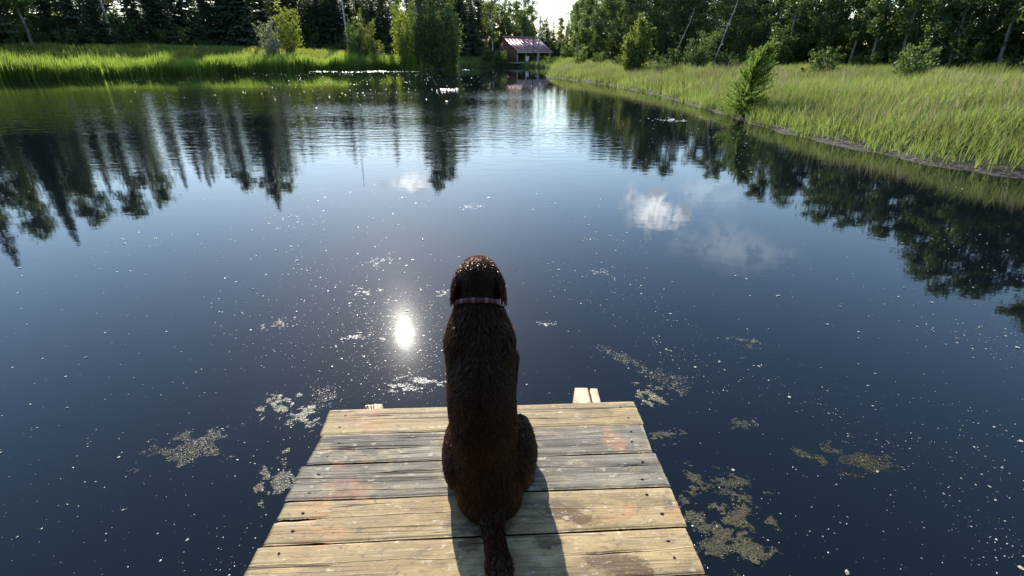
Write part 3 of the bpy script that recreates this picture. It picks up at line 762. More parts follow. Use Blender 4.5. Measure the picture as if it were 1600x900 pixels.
# ------------------------------------------------------------------ shelter with the red metal roof
def shelter():
    psi = math.radians(35)
    a, _ = az_el(806.5, 90); D = 93.0
    ox, oy = math.sin(a) * D, math.cos(a) * D
    gz = float(ground_z(np.array([ox + 2]), np.array([oy + 4]))[0]) - .22
    e = thing('shelter', 'open wooden shelter with red-purple metal roof on the far bank', 'shelter', (ox, oy, gz), psi)
    # local x runs along the eave, local y back to the ridge
    Ln, run, hE, hR = 7.9, 4.1, 1.9, 4.1; back = 5.3; hB = 3.2
    m, t, b, o = material('rusty_red_roof')
    tc = N(t, 'ShaderNodeTexCoord')
    n1 = noise(t, tc.outputs['Object'], 1.1, 6, .65); n2 = noise(t, tc.outputs['Object'], 5.0, 5, .6)
    c = mixc(t, smooth(t, n1, .38, .62), (.29, .085, .07), (.36, .235, .23)); c = mixc(t, smooth(t, n2, .6, .72), c, (.44, .38, .37))
    L(t, c, b.inputs['Base Color']); b.inputs['Roughness'].default_value = .38; b.inputs['Metallic'].default_value = .35
    roof_m = m
    timber = plain('brown_timber', (.16, .085, .055), .85, .2, 3, .35)
    post_m = plain('pale_post_timber', (.52, .38, .27), .8, .2, 3, .3)
    sl = (hR - hE) / run
    mb = MB(); npan = 10; w = Ln / npan
    for k, (y0, z0, y1, z1) in enumerate(((-.35, hE - .35 * sl, run, hR), (back, hB, run, hR))):
        for i in range(npan):
            x0 = i * w + .006
            v = [(x0, y0, z0), (x0 + w - .012, y0, z0), (x0 + w - .012, y1, z1), (x0, y1, z1)]
            v = np.array(v); mb.add(np.vstack([v, v - (0, 0, .05)]), [(0, 1, 2, 3), (4, 7, 6, 5), (0, 4, 5, 1), (1, 5, 6, 2), (2, 6, 7, 3), (3, 7, 4, 0)])
            mb.tube([(i * w, y0, z0 + .03), (i * w, y1, z1 + .03)], .035, 5)
    rf = mb.build('roof', roof_m, e)
    mb = MB(); mb.tube([(-.05, run, hR + .03), (Ln + .05, run, hR + .03)], .09, 6); mb.build('ridge_cap', roof_m, rf)
    mb = MB(); mb.box((Ln / 2, -.37, hE - .35 * sl - .08), (Ln + .1, .05, .18)); mb.build('fascia', plain('pale_fascia', (.55, .47, .42), .7), rf)
    for i, f in enumerate((.03, .27, .64, .96)):
        mb = MB(); mb.box((f * Ln, 0, hE / 2 - .1), (.16, .16, hE + .05)); p = mb.build('post', post_m, e)
        mb = MB()
        for s_ in (-1, 1):
            if (i == 0 and s_ < 0) or (i == 3 and s_ > 0): continue
            mb.tube([(f * Ln, 0, hE - .65), (f * Ln + s_ * .45, 0, hE - .12)], .05, 5)
        mb.build('brace', post_m, p)
    mb = MB(); mb.box((Ln / 2, .0, hE - .03), (Ln, .14, .16)); mb.build('beam', post_m, e)
    mb = MB()
    for i in range(14):
        mb.box(((i + .5) * Ln / 14, back - .1, hB / 2 - .1), (Ln / 14 - .02, .05, hB - .1))
    mb.build('back_wall', timber, e)
    for xx in (.06, Ln - .06):
        mb = MB(); kb = 12
        for i in range(kb):
            y = (i + .5) * (back - .15) / kb
            if xx > 1 and y < run * 1.0: continue
            top = (hE + (hR - hE) * y / run if y < run else hR - (hR - hB) * (y - run) / (back - run)) - .14
            mb.box((xx, y, top / 2 - .1), (.05, (back - .15) / kb - .02, top))
        mb.build('side_wall', timber, e)
    # things standing under the roof
    def local(x, y, z=0.0): return (ox + x * math.cos(psi) - y * math.sin(psi), oy + x * math.sin(psi) + y * math.cos(psi), gz + z)
    fl = MB(); fl.box((Ln / 2, back / 2, -.02), (Ln + .2, back + .6, .24)); fl.build('floor_slab', plain('concrete_slab', (.27, .26, .24), .9), e)
    q = thing('bucket', 'small white bucket beside a post of the red-roofed shelter', 'bucket', local(2.3, -.1, .10))
    mb = MB(); mb.tube([(0, 0, 0), (0, 0, .08), (0, 0, .8), (0, 0, .84)], [.26, .27, .34, .35], 16); mb.build('body', plain('white_plastic', (.82, .82, .80), .4, .5, 3, .04), q, True)
    mb = MB(); mb.tube([(0, 0, .84), (0, 0, .9), (0, 0, .91)], [.37, .37, .30], 16); mb.build('lid', plain('white_lid', (.8, .8, .79), .4, .5, 3, .05), q, True)
    q = thing('picnic_table', 'grey wooden picnic table under the red-roofed shelter', 'table', local(3.9, 1.4, .10), psi)
    wood = plain('grey_table_wood', (.34, .31, .28), .8, .2, 5, .3)
    for i in range(5): mb = MB(); mb.box((0, (i - 2) * .15, .74), (1.9, .14, .04)); mb.build('plank', wood, q)
    for s_ in (-1, 1): mb = MB(); mb.box((0, s_ * .72, .44), (1.9, .26, .04)); mb.build('bench', wood, q)
    for s_ in (-1, 1):
        mb = MB(); mb.tube([(s_ * .7, -.62, 0), (s_ * .7, -.2, .72)], .045, 5); mb.tube([(s_ * .7, .62, 0), (s_ * .7, .2, .72)], .045, 5); mb.box((s_ * .7, 0, .39), (.05, 1.6, .09)); mb.build('leg', wood, q)
shelter()

# ------------------------------------------------------------------ dock
m, t, b, o = material('weathered_boards')
tc = N(t, 'ShaderNodeTexCoord'); P0 = tc.outputs['Object']
at = N(t, 'ShaderNodeAttribute', attribute_name='grey'); av = N(t, 'ShaderNodeAttribute', attribute_name='seed')
shift = N(t, 'ShaderNodeCombineXYZ'); L(t, math_n(t, 'MULTIPLY', av.outputs['Fac'], 7.3), shift.inputs[0]); L(t, math_n(t, 'MULTIPLY', av.outputs['Fac'], 3.1), shift.inputs[1])
PS = vmath(t, 'ADD', P0, shift.outputs[0]).outputs[0]
mp = N(t, 'ShaderNodeMapping'); L(t, PS, mp.inputs[0]); mp.inputs['Rotation'].default_value = (0, 0, math.radians(-2.5)); mp.inputs['Scale'].default_value = (1, 1, 1)
PA = mp.outputs[0]
def scl(v, sx, sy):
    q = N(t, 'ShaderNodeMapping'); L(t, v, q.inputs[0]); q.inputs['Scale'].default_value = (sx, sy, 1); return q.outputs[0]
grain = noise(t, scl(PA, 3.0, 110), 1.0, 5, .65, .3)
grain2 = noise(t, scl(PA, 1.2, 26), 1.0, 4, .6, .4)
blot = noise(t, scl(PA, 5.0, 9.0), 1.0, 6, .65, .6)
blot2 = noise(t, scl(PA, 9.0, 16.0), 1.0, 6, .7, .4)
flake = noise(t, scl(PA, 20.0, 46.0), 1.0, 7, .74, .12)
speck = noise(t, PA, 70.0, 3, .6)
tan_ = mixc(t, smooth(t, blot, .38, .64), (.26, .185, .085), (.42, .315, .16))
tan_ = mixc(t, smooth(t, grain2, .55, .75), tan_, (.29, .21, .115))
gry = mixc(t, smooth(t, grain2, .3, .7), (.06, .058, .05), (.235, .215, .175))
gry = mixc(t, smooth(t, blot2, .50, .66), gry, (.31, .255, .165))
gmask = smooth(t, math_n(t, 'ADD', blot, math_n(t, 'SUBTRACT', at.outputs['Fac'], .5)), .44, .56)
col = mixc(t, math_n(t, 'MULTIPLY', gmask, .92), tan_, gry)
stain = noise(t, scl(PA, 2.2, 14.0), 1.0, 7, .68, .5)
col = mixc(t, math_n(t, 'MULTIPLY', smooth(t, stain, .54, .66), .55), col, (.12, .10, .072))
col = mixc(t, math_n(t, 'MULTIPLY', smooth(t, stain, .44, .34), .45), col, (.46, .375, .225))
# old red-orange paint left in places
def patch_mask(lst):
    tot = None
    for (cx, cy_, rx, ry) in lst:
        q = N(t, 'ShaderNodeMapping'); L(t, P0, q.inputs[0]); q.vector_type = 'POINT'
        q.inputs['Location'].default_value = (-cx / rx, -cy_ / ry, 0); q.inputs['Scale'].default_value = (1 / rx, 1 / ry, 0)
        d = vmath(t, 'LENGTH', q.outputs[0]).outputs['Value']
        tot = d if tot is None else math_n(t, 'MINIMUM', tot, d)
    return tot
def dk(px, py): return on_plane(px, py, DOCK_Z)
reds = [(*dk(566, 650), .085, .07), (*dk(585, 668), .05, .05), (*dk(535, 762), .09, .045), (*dk(563, 770), .05, .05), (*dk(492, 800), .07, .07), (*dk(512, 832), .08, .05), (*dk(478, 838), .04, .04),
        (*dk(962, 690), .05, .055), (*dk(950, 676), .03, .04), (*dk(1058, 803), .06, .035), (*dk(985, 795), .04, .03), (*dk(528, 728), .03, .03), (*dk(960, 805), .05, .025)]
rm = math_n(t, 'ADD', patch_mask(reds), math_n(t, 'ADD', math_n(t, 'MULTIPLY', math_n(t, 'SUBTRACT', blot2, .5), 2.8), math_n(t, 'MULTIPLY', math_n(t, 'SUBTRACT', flake, .5), 2.0)))
rmask = math_n(t, 'MULTIPLY', smooth(t, rm, 1.12, .72), smooth(t, math_n(t, 'ADD', math_n(t, 'MULTIPLY', flake, .6), math_n(t, 'MULTIPLY', grain, .4)), .40, .56, .04, .55))
col = mixc(t, rmask, col, mixc(t, smooth(t, flake, .4, .6), (.40, .155, .07), (.48, .235, .115)))
# bare dark wood under worn paint; wet stain and brown patches by the rump
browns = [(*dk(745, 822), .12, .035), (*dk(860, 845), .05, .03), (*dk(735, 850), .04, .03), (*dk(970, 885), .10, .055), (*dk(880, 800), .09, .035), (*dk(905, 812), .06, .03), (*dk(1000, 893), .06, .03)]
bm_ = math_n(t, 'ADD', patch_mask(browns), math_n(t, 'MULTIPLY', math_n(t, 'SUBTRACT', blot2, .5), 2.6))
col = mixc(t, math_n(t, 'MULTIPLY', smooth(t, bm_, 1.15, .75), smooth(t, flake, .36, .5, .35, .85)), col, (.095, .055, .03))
col = mixc(t, math_n(t, 'MULTIPLY', smooth(t, blot2, .60, .70), .5), col, (.17, .11, .06))
# chalky white remains and dark flecks
col = mixc(t, math_n(t, 'MULTIPLY', smooth(t, flake, .57, .64), .7), col, (.56, .49, .36))
col = mixc(t, math_n(t, 'MULTIPLY', smooth(t, grain, .56, .68), .7), col, (.10, .08, .055))
col = mixc(t, math_n(t, 'MULTIPLY', smooth(t, grain, .44, .34), .4), col, (.52, .44, .30))
lich = noise(t, scl(PA, 24.0, 40.0), 1.0, 7, .75, .2)
col = mixc(t, math_n(t, 'MULTIPLY', smooth(t, lich, .545, .64), .65), col, (.12, .10, .075))
col = mixc(t, math_n(t, 'MULTIPLY', smooth(t, speck, .66, .74), .5), col, (.09, .07, .05))
# fine splits along the grain
wv_ = noise(t, scl(PA, 1.5, 3.0), 1.0, 2, .5)
lines = noise(t, scl(PA, .55, 34), 1.0, 2, .4, .1)
split = smooth(t, math_n(t, 'ABSOLUTE', math_n(t, 'SUBTRACT', lines, .5)), .016, .004)
split = math_n(t, 'MULTIPLY', split, smooth(t, wv_, .46, .56))
col = mixc(t, math_n(t, 'MULTIPLY', split, .85), col, (.035, .027, .02))
# knots
vor = N(t, 'ShaderNodeTexVoronoi'); L(t, scl(PA, 3.2, 6.0), vor.inputs['Vector']); vor.inputs['Scale'].default_value = 1.0
kn = smooth(t, vor.outputs['Distance'], .11, .05)
col = mixc(t, math_n(t, 'MULTIPLY', kn, .65), col, (.17, .11, .065))
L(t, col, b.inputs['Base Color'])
L(t, smooth(t, blot, .3, .7, .62, .85), b.inputs['Roughness']); b.inputs['Specular IOR Level'].default_value = .3
hh = math_n(t, 'ADD', math_n(t, 'MULTIPLY', grain, .5), math_n(t, 'MULTIPLY', flake, .7))
hh = math_n(t, 'SUBTRACT', hh, math_n(t, 'MULTIPLY', split, 2.5))
bp = N(t, 'ShaderNodeBump'); bp.inputs['Distance'].default_value = .0028; bp.inputs['Strength'].default_value = .9
L(t, hh, bp.inputs['Height']); L(t, bp.outputs[0], b.inputs['Normal'])
M_BOARD = m
M_NAIL = plain('rusty_nail', (.035, .022, .016), .7, .3, 60, .3)

dock = thing('dock', 'weathered wooden plank dock reaching out over the pond', 'dock', (0, 0, 0))
edges = [((515, 640), (990, 627)), ((499, 680.5), (1006, 662.5)), ((471, 727.5), (1022, 706.8)), ((443, 783), (1047, 760)), ((405, 853), (1074, 822)), ((362, 940), (1106.5, 896))]
ed = [(np.array(dk(*l)), np.array(dk(*r))) for l, r in edges]
for k in range(5):
    l, r = ed[-1]; ed.append((l + np.array([.004 * (-1) ** k, -.186]), r + np.array([.006, -.184])))
GREY = [.16, .78, .90, .34, .22, .3, .5, .4, .6, .4]
OFFS = [(0, 0), (.014, .006), (.003, -.004), (.008, .0), (-.004, .008), (.012, 0), (0, .01), (.01, 0), (0, 0), (.01, 0)]
CRACKS = {1: [(.50, .05, .34, .006)], 3: [(.46, .0, .14, .007)], 2: [(.34, .84, .985, .0045)], 4: [(.42, .70, .93, .003)], 0: [(.5, .02, .10, .003)]}
for k in range(len(ed) - 1):
    rs = np.random.default_rng(200 + k)
    fl, fr = ed[k]; bl, br = ed[k + 1]
    gap = .0026 if k else 0
    dn = np.array([0, 1.0])
    fl = fl - dn * gap + np.array([OFFS[k][0], 0]); fr = fr - dn * gap - np.array([OFFS[k][1], 0]); bl = bl + dn * .0026 + np.array([OFFS[k][0], 0]); br = br + dn * .0026 - np.array([OFFS[k][1], 0])
    nu = 90; u = np.linspace(0, 1, nu)
    ezero = .0007 * np.cumsum(rs.normal(size=nu)) * .5; ez2 = .0007 * np.cumsum(rs.normal(size=nu)) * .5
    ezero -= np.linspace(ezero[0], ezero[-1], nu); ez2 -= np.linspace(ez2[0], ez2[-1], nu)
    cr = CRACKS.get(k, [])
    lines_v = [(0 * u, 0 * u)]
    for (v0, u0, u1, wmax) in cr:
        c_ = v0 + .05 * np.sin(u * 5 + k) + .012 * np.cumsum(rs.normal(size=nu)) * .35
        w_ = wmax * np.clip(np.minimum((u - u0) / .06 + (1 if u0 == 0 else 0), (u1 - u) / .06), 0, 1) * (1 + .3 * np.sin(u * 40))
        lines_v.append((c_, w_))
    lines_v.append((0 * u + 1, 0 * u))
    V_, F4, n0 = [], [], 0
    zk = DOCK_Z + rs.uniform(-.003, .003); tilt = rs.uniform(-.004, .004); cup = rs.uniform(-.003, .004)
    for s_ in range(len(lines_v) - 1):
        wd = .18
        vlo = lines_v[s_][0] + lines_v[s_][1] / wd / 2; vhi = lines_v[s_ + 1][0] - lines_v[s_ + 1][1] / wd / 2
        vv = np.array([0, .035, .12, .35, .65, .88, .965, 1.0]); nv = len(vv)
        G = np.zeros((nu, nv, 3))
        for j, q in enumerate(vv):
            v = vlo + (vhi - vlo) * q
            fp = fl[None] + (fr - fl)[None] * u[:, None]; bpt = bl[None] + (br - bl)[None] * u[:, None]
            fp[:, 1] += ezero; bpt[:, 1] += ez2
            xy = fp + (bpt - fp) * v[:, None]
            G[:, j, :2] = xy
            G[:, j, 2] = zk + tilt * (u - .5) + cup * ((v - .5) * 2) ** 2 + .0012 * np.sin(u * 9 + k) - (.0035 if j in (0, nv - 1) else (.001 if j in (1, nv - 2) else 0)) * (1.0 if (j < 2 and s_ == 0) or (j > nv - 3 and s_ == len(lines_v) - 2) else np.clip(lines_v[s_ + (1 if j > 3 else 0)][1] / .004, 0, 1))
        G[0, :, 2] -= .003; G[-1, :, 2] -= .003
        G[0, :, 0] += rs.normal(size=nv) * .0008; G[-1, :, 0] += rs.normal(size=nv) * .0008
        base_ = n0
        V_.append(G.reshape(-1, 3)); n0 += nu * nv
        i_, j_ = np.meshgrid(np.arange(nu - 1), np.arange(nv - 1), indexing='ij')
        q0 = base_ + i_ * nv + j_
        F4.append(np.stack([q0, q0 + 1, q0 + nv + 1, q0 + nv], -1).reshape(-1, 4)[:, ::-1])
        ring = np.concatenate([np.arange(nu) * nv, (nu - 1) * nv + np.arange(1, nv), (np.arange(nu - 2, -1, -1)) * nv + nv - 1, np.arange(nv - 2, 0, -1)])
        bot = G.reshape(-1, 3)[ring].copy(); bot[:, 2] = zk - .038
        V_.append(bot); rb = n0 + np.arange(len(ring)); n0 += len(ring)
        F4.append(np.stack([base_ + ring, np.roll(base_ + ring, -1), np.roll(rb, -1), rb], 1))
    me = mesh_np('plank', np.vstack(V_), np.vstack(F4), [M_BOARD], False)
    for nm, val in (('grey', GREY[k]), ('seed', k * 1.37 + .2)):
        a_ = me.attributes.new(nm, 'FLOAT', 'POINT'); a_.data.foreach_set('value', np.full(len(me.vertices), val, np.float32))
    pl = obj('plank', me, dock)
    if k == 0: nail_me = None
    if k < 7:
        for uu in (.055, .945):
            for vv_ in (.27, .72):
                u_ = uu + rs.normal() * .008; v_ = vv_ + rs.normal() * .05
                p = (fl + (fr - fl) * u_) * (1 - v_) + (bl + (br - bl) * u_) * v_
                if nail_me is None:
                    mb = MB(); mb.tube([(0, 0, -.01), (0, 0, .0012), (0, 0, .0022)], [.005, .005, .003], 8); nail_me = mb.mesh('nail', [M_NAIL], True)
                nl = obj('nail', nail_me, pl); nl.location = (p[0], p[1], zk + tilt * (u_ - .5) + cup * ((v_ - .5) * 2) ** 2); nl.scale = (rs.uniform(.8, 1.5), rs.uniform(.7, 1.1), 1)
# stringers whose ends stick out past the front board, and posts
M_STRING = plain('bleached_beam', (.36, .30, .215), .8, .25, 14, .22, 0, .004)
def stringer(px0, px1, yend, xb, zt, taper=0.0, split_=False):
    a = np.array(on_plane(px0, yend, DOCK_Z - .04)); b_ = np.array(on_plane(px1, yend, DOCK_Z - .04))
    w = b_[0] - a[0]; x = (a[0] + b_[0]) / 2; y1 = a[1]
    mb = MB()
    def beam(x0, x1, ya, yb, z0, z1):
        e_ = .006
        v = np.array([(x0, ya, z0), (x1, ya, z0), (x1, yb, z0), (x0, yb, z0), (x0 + e_, ya, z1), (x1 - e_, ya, z1), (x1 - e_, yb - e_ * 2, z1), (x0 + e_, yb - e_ * 2, z1)])
        mb.add(v, [(0, 3, 2, 1), (4, 5, 6, 7), (0, 1, 5, 4), (2, 3, 7, 6), (1, 2, 6, 5), (3, 0, 4, 7)])
    if split_:
        beam(x - w / 2, x + w * .105, -1.6, y1, zt - .14, zt); beam(x + w * .13, x + w / 2, -1.6, y1 - .004, zt - .14, zt - .001)
        beam(x + w * .085, x + w * .15, -1.6, y1 - .002, zt - .14, zt - .005)
    else:
        beam(x - w / 2, x + w / 2, -1.6, y1, zt - .14, zt)
    return mb.build('stringer', M_STRING, dock), x, y1, w
st, x, y, w = stringer(896, 934, 604, 0, DOCK_Z - .039, 0, True)
st2, x2, y2, w2 = stringer(571, 600, 629, 0, DOCK_Z - .039)
for sx in (x, x2):
    for sy in (1.55, -.9):
        mb = MB(); mb.tube([(sx + .12 * (1 if sx < 0 else -1), sy, -1.1), (sx + .12 * (1 if sx < 0 else -1), sy, DOCK_Z - .05)], .06, 10); mb.build('pile', BARK_DARK, dock, True)
mb = MB()
rs = np.random.default_rng(5)
for i in range(6):
    p0 = np.array([x2 - .02 + rs.normal() * .012, y2 - .02, DOCK_Z - .035]); mb.tube([p0, p0 + np.array([rs.normal() * .015, -.02, .02]), p0 + np.array([rs.normal() * .02, -.035, .045])], [.003, .0025, .001], 4)
tag(mb.build('weed_wisp', plain('dry_weed', (.05, .045, .03), .9)), 'dark wisp of dry weed caught on the left beam end', 'weed')

# ------------------------------------------------------------------ dog
def dog_sdf(p):
    def cone(a, b_, ra, rb):
        a = np.array(a, np.float32); b_ = np.array(b_, np.float32); ab = b_ - a
        q = np.clip(((p - a) @ ab) / (ab @ ab), 0, 1)
        return np.linalg.norm(p - a - q[..., None] * ab, axis=-1) - (ra + (rb - ra) * q)
    def ell(c, r, rx=0.0, ry=0.0):
        d = p - np.array(c, np.float32)
        if rx:
            ca, sa = math.cos(rx), math.sin(rx); d = np.stack([d[..., 0], d[..., 1] * ca + d[..., 2] * sa, -d[..., 1] * sa + d[..., 2] * ca], -1)
        if ry:
            ca, sa = math.cos(ry), math.sin(ry); d = np.stack([d[..., 0] * ca - d[..., 2] * sa, d[..., 1], d[..., 0] * sa + d[..., 2] * ca], -1)
        r = np.array(r, np.float32); k0 = np.linalg.norm(d / r, axis=-1); k1 = np.linalg.norm(d / (r * r), axis=-1)
        return k0 * (k0 - 1) / (k1 + 1e-6)
    def sm(a, b_, k):
        h = np.clip(.5 + .5 * (b_ - a) / k, 0, 1); return b_ + (a - b_) * h - k * h * (1 - h)
    d = ell((.0, .145, .135), (.128, .135, .135))                       # rump
    d = sm(d, ell((.004, .095, .072), (.112, .098, .082)), .04)
    d = sm(d, ell((.004, .085, .035), (.108, .088, .05)), .03)
    d = sm(d, ell((-.012, .165, .27), (.113, .125, .17), .15), .06)         # loin
    d = sm(d, ell((-.025, .235, .40), (.118, .15, .18), .40), .06)        # ribs
    d = sm(d, ell((-.03, .32, .50), (.108, .135, .14), .3), .06)          # shoulders
    d = sm(d, ell((-.03, .42, .44), (.09, .10, .14)), .05)              # chest
    d = d + .010 * np.exp(-((p[..., 0] + .026) / .016) ** 2) * np.clip((p[..., 2] - .22) / .08, 0, 1) * np.clip((.60 - p[..., 2]) / .06, 0, 1) * (p[..., 1] < .30)     # furrow along the spine
    for s in (-1, 1):
        d = sm(d, ell((-.03 + s * .074, .315, .52), (.036, .085, .125), .35), .03)       # shoulder blade
        d = sm(d, ell((s * .113, .215, .138), (.060, .140, .130), .35), .007)     # thigh
        d = sm(d, cone((s * .135, .31, .07), (s * .13, .20, .035), .05, .032), .03)
        d = sm(d, cone((s * .13, .20, .03), (s * .135, .37, .026), .032, .028), .02)    # hind foot
        d = sm(d, ell((s * .137, .40, .028), (.038, .05, .028)), .015)
        d = sm(d, cone((-.03 + s * .085, .40, .44), (-.028 + s * .083, .47, .22), .054, .042), .04)
        d = sm(d, cone((-.028 + s * .085, .47, .22), (-.026 + s * .085, .475, .04), .036, .030), .02)
        d = sm(d, ell((-.026 + s * .085, .50, .03), (.038, .055, .03)), .015)
    d = sm(d, cone((-.033, .345, .57), (-.036, .405, .715), .113, .074), .05)       # neck
    d = sm(d, ell((-.037, .435, .776), (.073, .094, .070), -.2), .025)            # skull
    d = sm(d, cone((-.038, .50, .755), (-.04, .60, .725), .052, .040), .03)      # muzzle
    d = sm(d, ell((-.04, .615, .722), (.036, .03, .034)), .015)
    for s in (-1, 1):
        ear = ell((-.037 + s * .082, .406, .730), (.014, .048, .056), -.15, -s * .18)
        ear = sm(ear, cone((-.037 + s * .058, .425, .792), (-.037 + s * .075, .413, .747), .018, .016), .025)
        d = sm(d, ear, .003)
    tail = cone((.01, .04, .06), (.02, -.04, .036), .042, .032)
    tail = sm(tail, cone((.02, -.04, .036), (.045, -.17, .036), .032, .037), .02)
    tail = sm(tail, cone((.045, -.17, .036), (.075, -.36, .032), .036, .026), .02)
    tail = sm(tail, cone((.075, -.36, .032), (.10, -.47, .026), .026, .012), .02)
    d = sm(d, tail, .03)
    return d
def surface_nets(fn, lo, hi, h):
    ax = [np.arange(l, u_ + h, h, dtype=np.float32) for l, u_ in zip(lo, hi)]
    X = np.stack(np.meshgrid(*ax, indexing='ij'), -1)
    val = np.empty(X.shape[:3], np.float32)
    for i in range(X.shape[0]): val[i] = fn(X[i])
    s = val < 0
    n = tuple(k - 1 for k in val.shape)
    cs = [(i, j, k) for i in (0, 1) for j in (0, 1) for k in (0, 1)]
    sub = lambda A, c: A[c[0]:c[0] + n[0], c[1]:c[1] + n[1], c[2]:c[2] + n[2]]
    cnt = sum(sub(s, c).astype(np.int8) for c in cs)
    act = (cnt > 0) & (cnt < 8)
    idx = np.full(n, -1, np.int64); idx[act] = np.arange(act.sum())
    acc = np.zeros((int(act.sum()), 3), np.float32); num = np.zeros(int(act.sum()), np.float32)
    for c in cs:
        for axx in range(3):
            if c[axx]: continue
            e = list(c); e[axx] = 1
            va, vb = sub(val, c)[act], sub(val, e)[act]
            m_ = (va < 0) != (vb < 0)
            tt = np.where(m_, va / (va - vb + 1e-12), 0)
            pt = np.tile(np.array(c, np.float32), (len(va), 1)); pt[:, axx] += tt
            acc += pt * m_[:, None]; num += m_
    cell = np.argwhere(act)
    V = (cell + acc / num[:, None]) * h + np.array(lo, np.float32)
    Fs = []
    for axx in range(3):
        o1, o2 = [(1, 2), (2, 0), (0, 1)][axx]
        sl0 = [slice(None)] * 3; sl1 = [slice(None)] * 3; sl0[axx] = slice(0, -1); sl1[axx] = slice(1, None)
        ch = s[tuple(sl0)] != s[tuple(sl1)]
        q = np.argwhere(ch); q = q[(q[:, o1] > 0) & (q[:, o2] > 0) & (q[:, o1] < n[o1]) & (q[:, o2] < n[o2])]
        flip = s[q[:, 0], q[:, 1], q[:, 2]]
        def at_(d1, d2):
            r = q.copy(); r[:, o1] -= d1; r[:, o2] -= d2; return idx[r[:, 0], r[:, 1], r[:, 2]]
        f = np.stack([at_(1, 1), at_(0, 1), at_(0, 0), at_(1, 0)], 1)
        f[~flip] = f[~flip][:, ::-1]
        Fs.append(f)
    return V, np.vstack(Fs)

DOG = (-.085, 1.15, DOCK_Z + .001)
V, Fq = surface_nets(dog_sdf, (-.26, -.56, -.02), (.26, .70, .90), .0085)
V[:, 2] = np.maximum(V[:, 2], .001)
def fur_mat(name, dark, light, tip_, rough):
    m, t, b, o = material(name)
    at = N(t, 'ShaderNodeAttribute', attribute_name='var'); tc = N(t, 'ShaderNodeTexCoord')
    n = noise(t, tc.outputs['Object'], 14.0, 4, .6)
    c = mixc(t, smooth(t, n, .35, .65), dark, light); c = mixc(t, math_n(t, 'MULTIPLY', at.outputs['Fac'], .7), c, tip_)
    L(t, c, b.inputs['Base Color']); b.inputs['Roughness'].default_value = rough; b.inputs['Specular IOR Level'].default_value = .42; b.inputs['Specular Tint'].default_value = (1, .62, .42, 1)
    return m, t, b
M_FUR, ft, fb = fur_mat('chocolate_fur', (.0058, .0020, .0010), (.018, .006, .0027), (.088, .029, .0115), .32)
trf = N(ft, 'ShaderNodeBsdfTranslucent'); trf.inputs[0].default_value = (.30, .10, .038, 1)
mxf = N(ft, 'ShaderNodeMixShader'); mxf.inputs[0].default_value = .24
L(ft, fb.outputs[0], mxf.inputs[1]); L(ft, trf.outputs[0], mxf.inputs[2]); L(ft, mxf.outputs[0], ft.nodes['Material Output'].inputs['Surface'])
M_SKIN, st_, sb_ = fur_mat('dog_undercoat', (.004, .0016, .001), (.008, .003, .0018), (.02, .008, .004), .7)
dog = thing('dog', 'chocolate brown dog sitting on the dock with its back turned', 'dog', DOG)
body_me = mesh_np('body', V, Fq, [M_SKIN], True); obj('body', body_me, dog)
# short damp coat
rs = np.random.default_rng(33)
tri = np.vstack([Fq[:, [0, 1, 2]], Fq[:, [0, 2, 3]]])
A, B, C_ = V[tri[:, 0]], V[tri[:, 1]], V[tri[:, 2]]
cr_ = np.cross(B - A, C_ - A); area = np.linalg.norm(cr_, axis=1)
NS = 110000
pick = rs.choice(len(tri), NS, p=area / area.sum())
r1, r2 = np.sqrt(rs.random(NS)), rs.random(NS)
root = A[pick] * (1 - r1)[:, None] + B[pick] * (r1 * (1 - r2))[:, None] + C_[pick] * (r1 * r2)[:, None]
eps = .004
gr = np.stack([dog_sdf(root + np.eye(3, dtype=np.float32)[k] * eps) - dog_sdf(root - np.eye(3, dtype=np.float32)[k] * eps) for k in range(3)], 1)
nrm = gr / (np.linalg.norm(gr, axis=1)[:, None] + 1e-9)
# combing direction: back over the skull, down the neck and back, along the tail
headness = np.clip((root[:, 2] - .70) / .05, 0, 1); tailness = np.clip((.03 - root[:, 1]) / .05, 0, 1)
comb = np.stack([np.where(np.abs(root[:, 0]) > .0, .22 * np.sign(root[:, 0] + .02) * (1 - tailness), 0), -.25 - .75 * headness - .9 * tailness, -1.0 + .3 * headness + .9 * tailness], 1)
comb += 1.5 * np.stack([fbm(root[:, 0] * 16 + 50, root[:, 2] * 12 + 50, 71, 3) - .5, fbm(root[:, 1] * 14 + 50, root[:, 2] * 14 + 80, 72, 3) - .5, .3 * (fbm(root[:, 0] * 14 + 90, root[:, 2] * 14 + 20, 73, 3) - .5)], 1)
tan_v = comb - (comb * nrm).sum(1)[:, None] * nrm
tan_v /= np.linalg.norm(tan_v, axis=1)[:, None] + 1e-9
length = rs.uniform(.008, .018, NS) * (1 + .5 * tailness) * (1 - .62 * headness)
length *= np.where(root[:, 2] < .1, .8, 1.0) * (1 + .75 * np.clip((root[:, 2] - .52) / .08, 0, 1) * np.clip((.70 - root[:, 2]) / .03, 0, 1))
lift = rs.uniform(.06, .34, NS)
tipv = root + length[:, None] * (tan_v + nrm * lift[:, None]) / np.sqrt(1 + lift ** 2)[:, None]
nclump = 11000
ci = rs.choice(NS, nclump, replace=False)
kd = kdtree.KDTree(nclump)
for j, q in enumerate(root[ci]): kd.insert(q, j)
kd.balance()
near = np.array([kd.find(q)[1] for q in root])
ct = tipv[ci][near] + .004 * nrm
tipv = tipv * .42 + ct * .58
mid = root * .45 + tipv * .55 + nrm * length[:, None] * .16
tipv += rs.normal(size=tipv.shape) * .0012
keep = tipv[:, 2] > .002
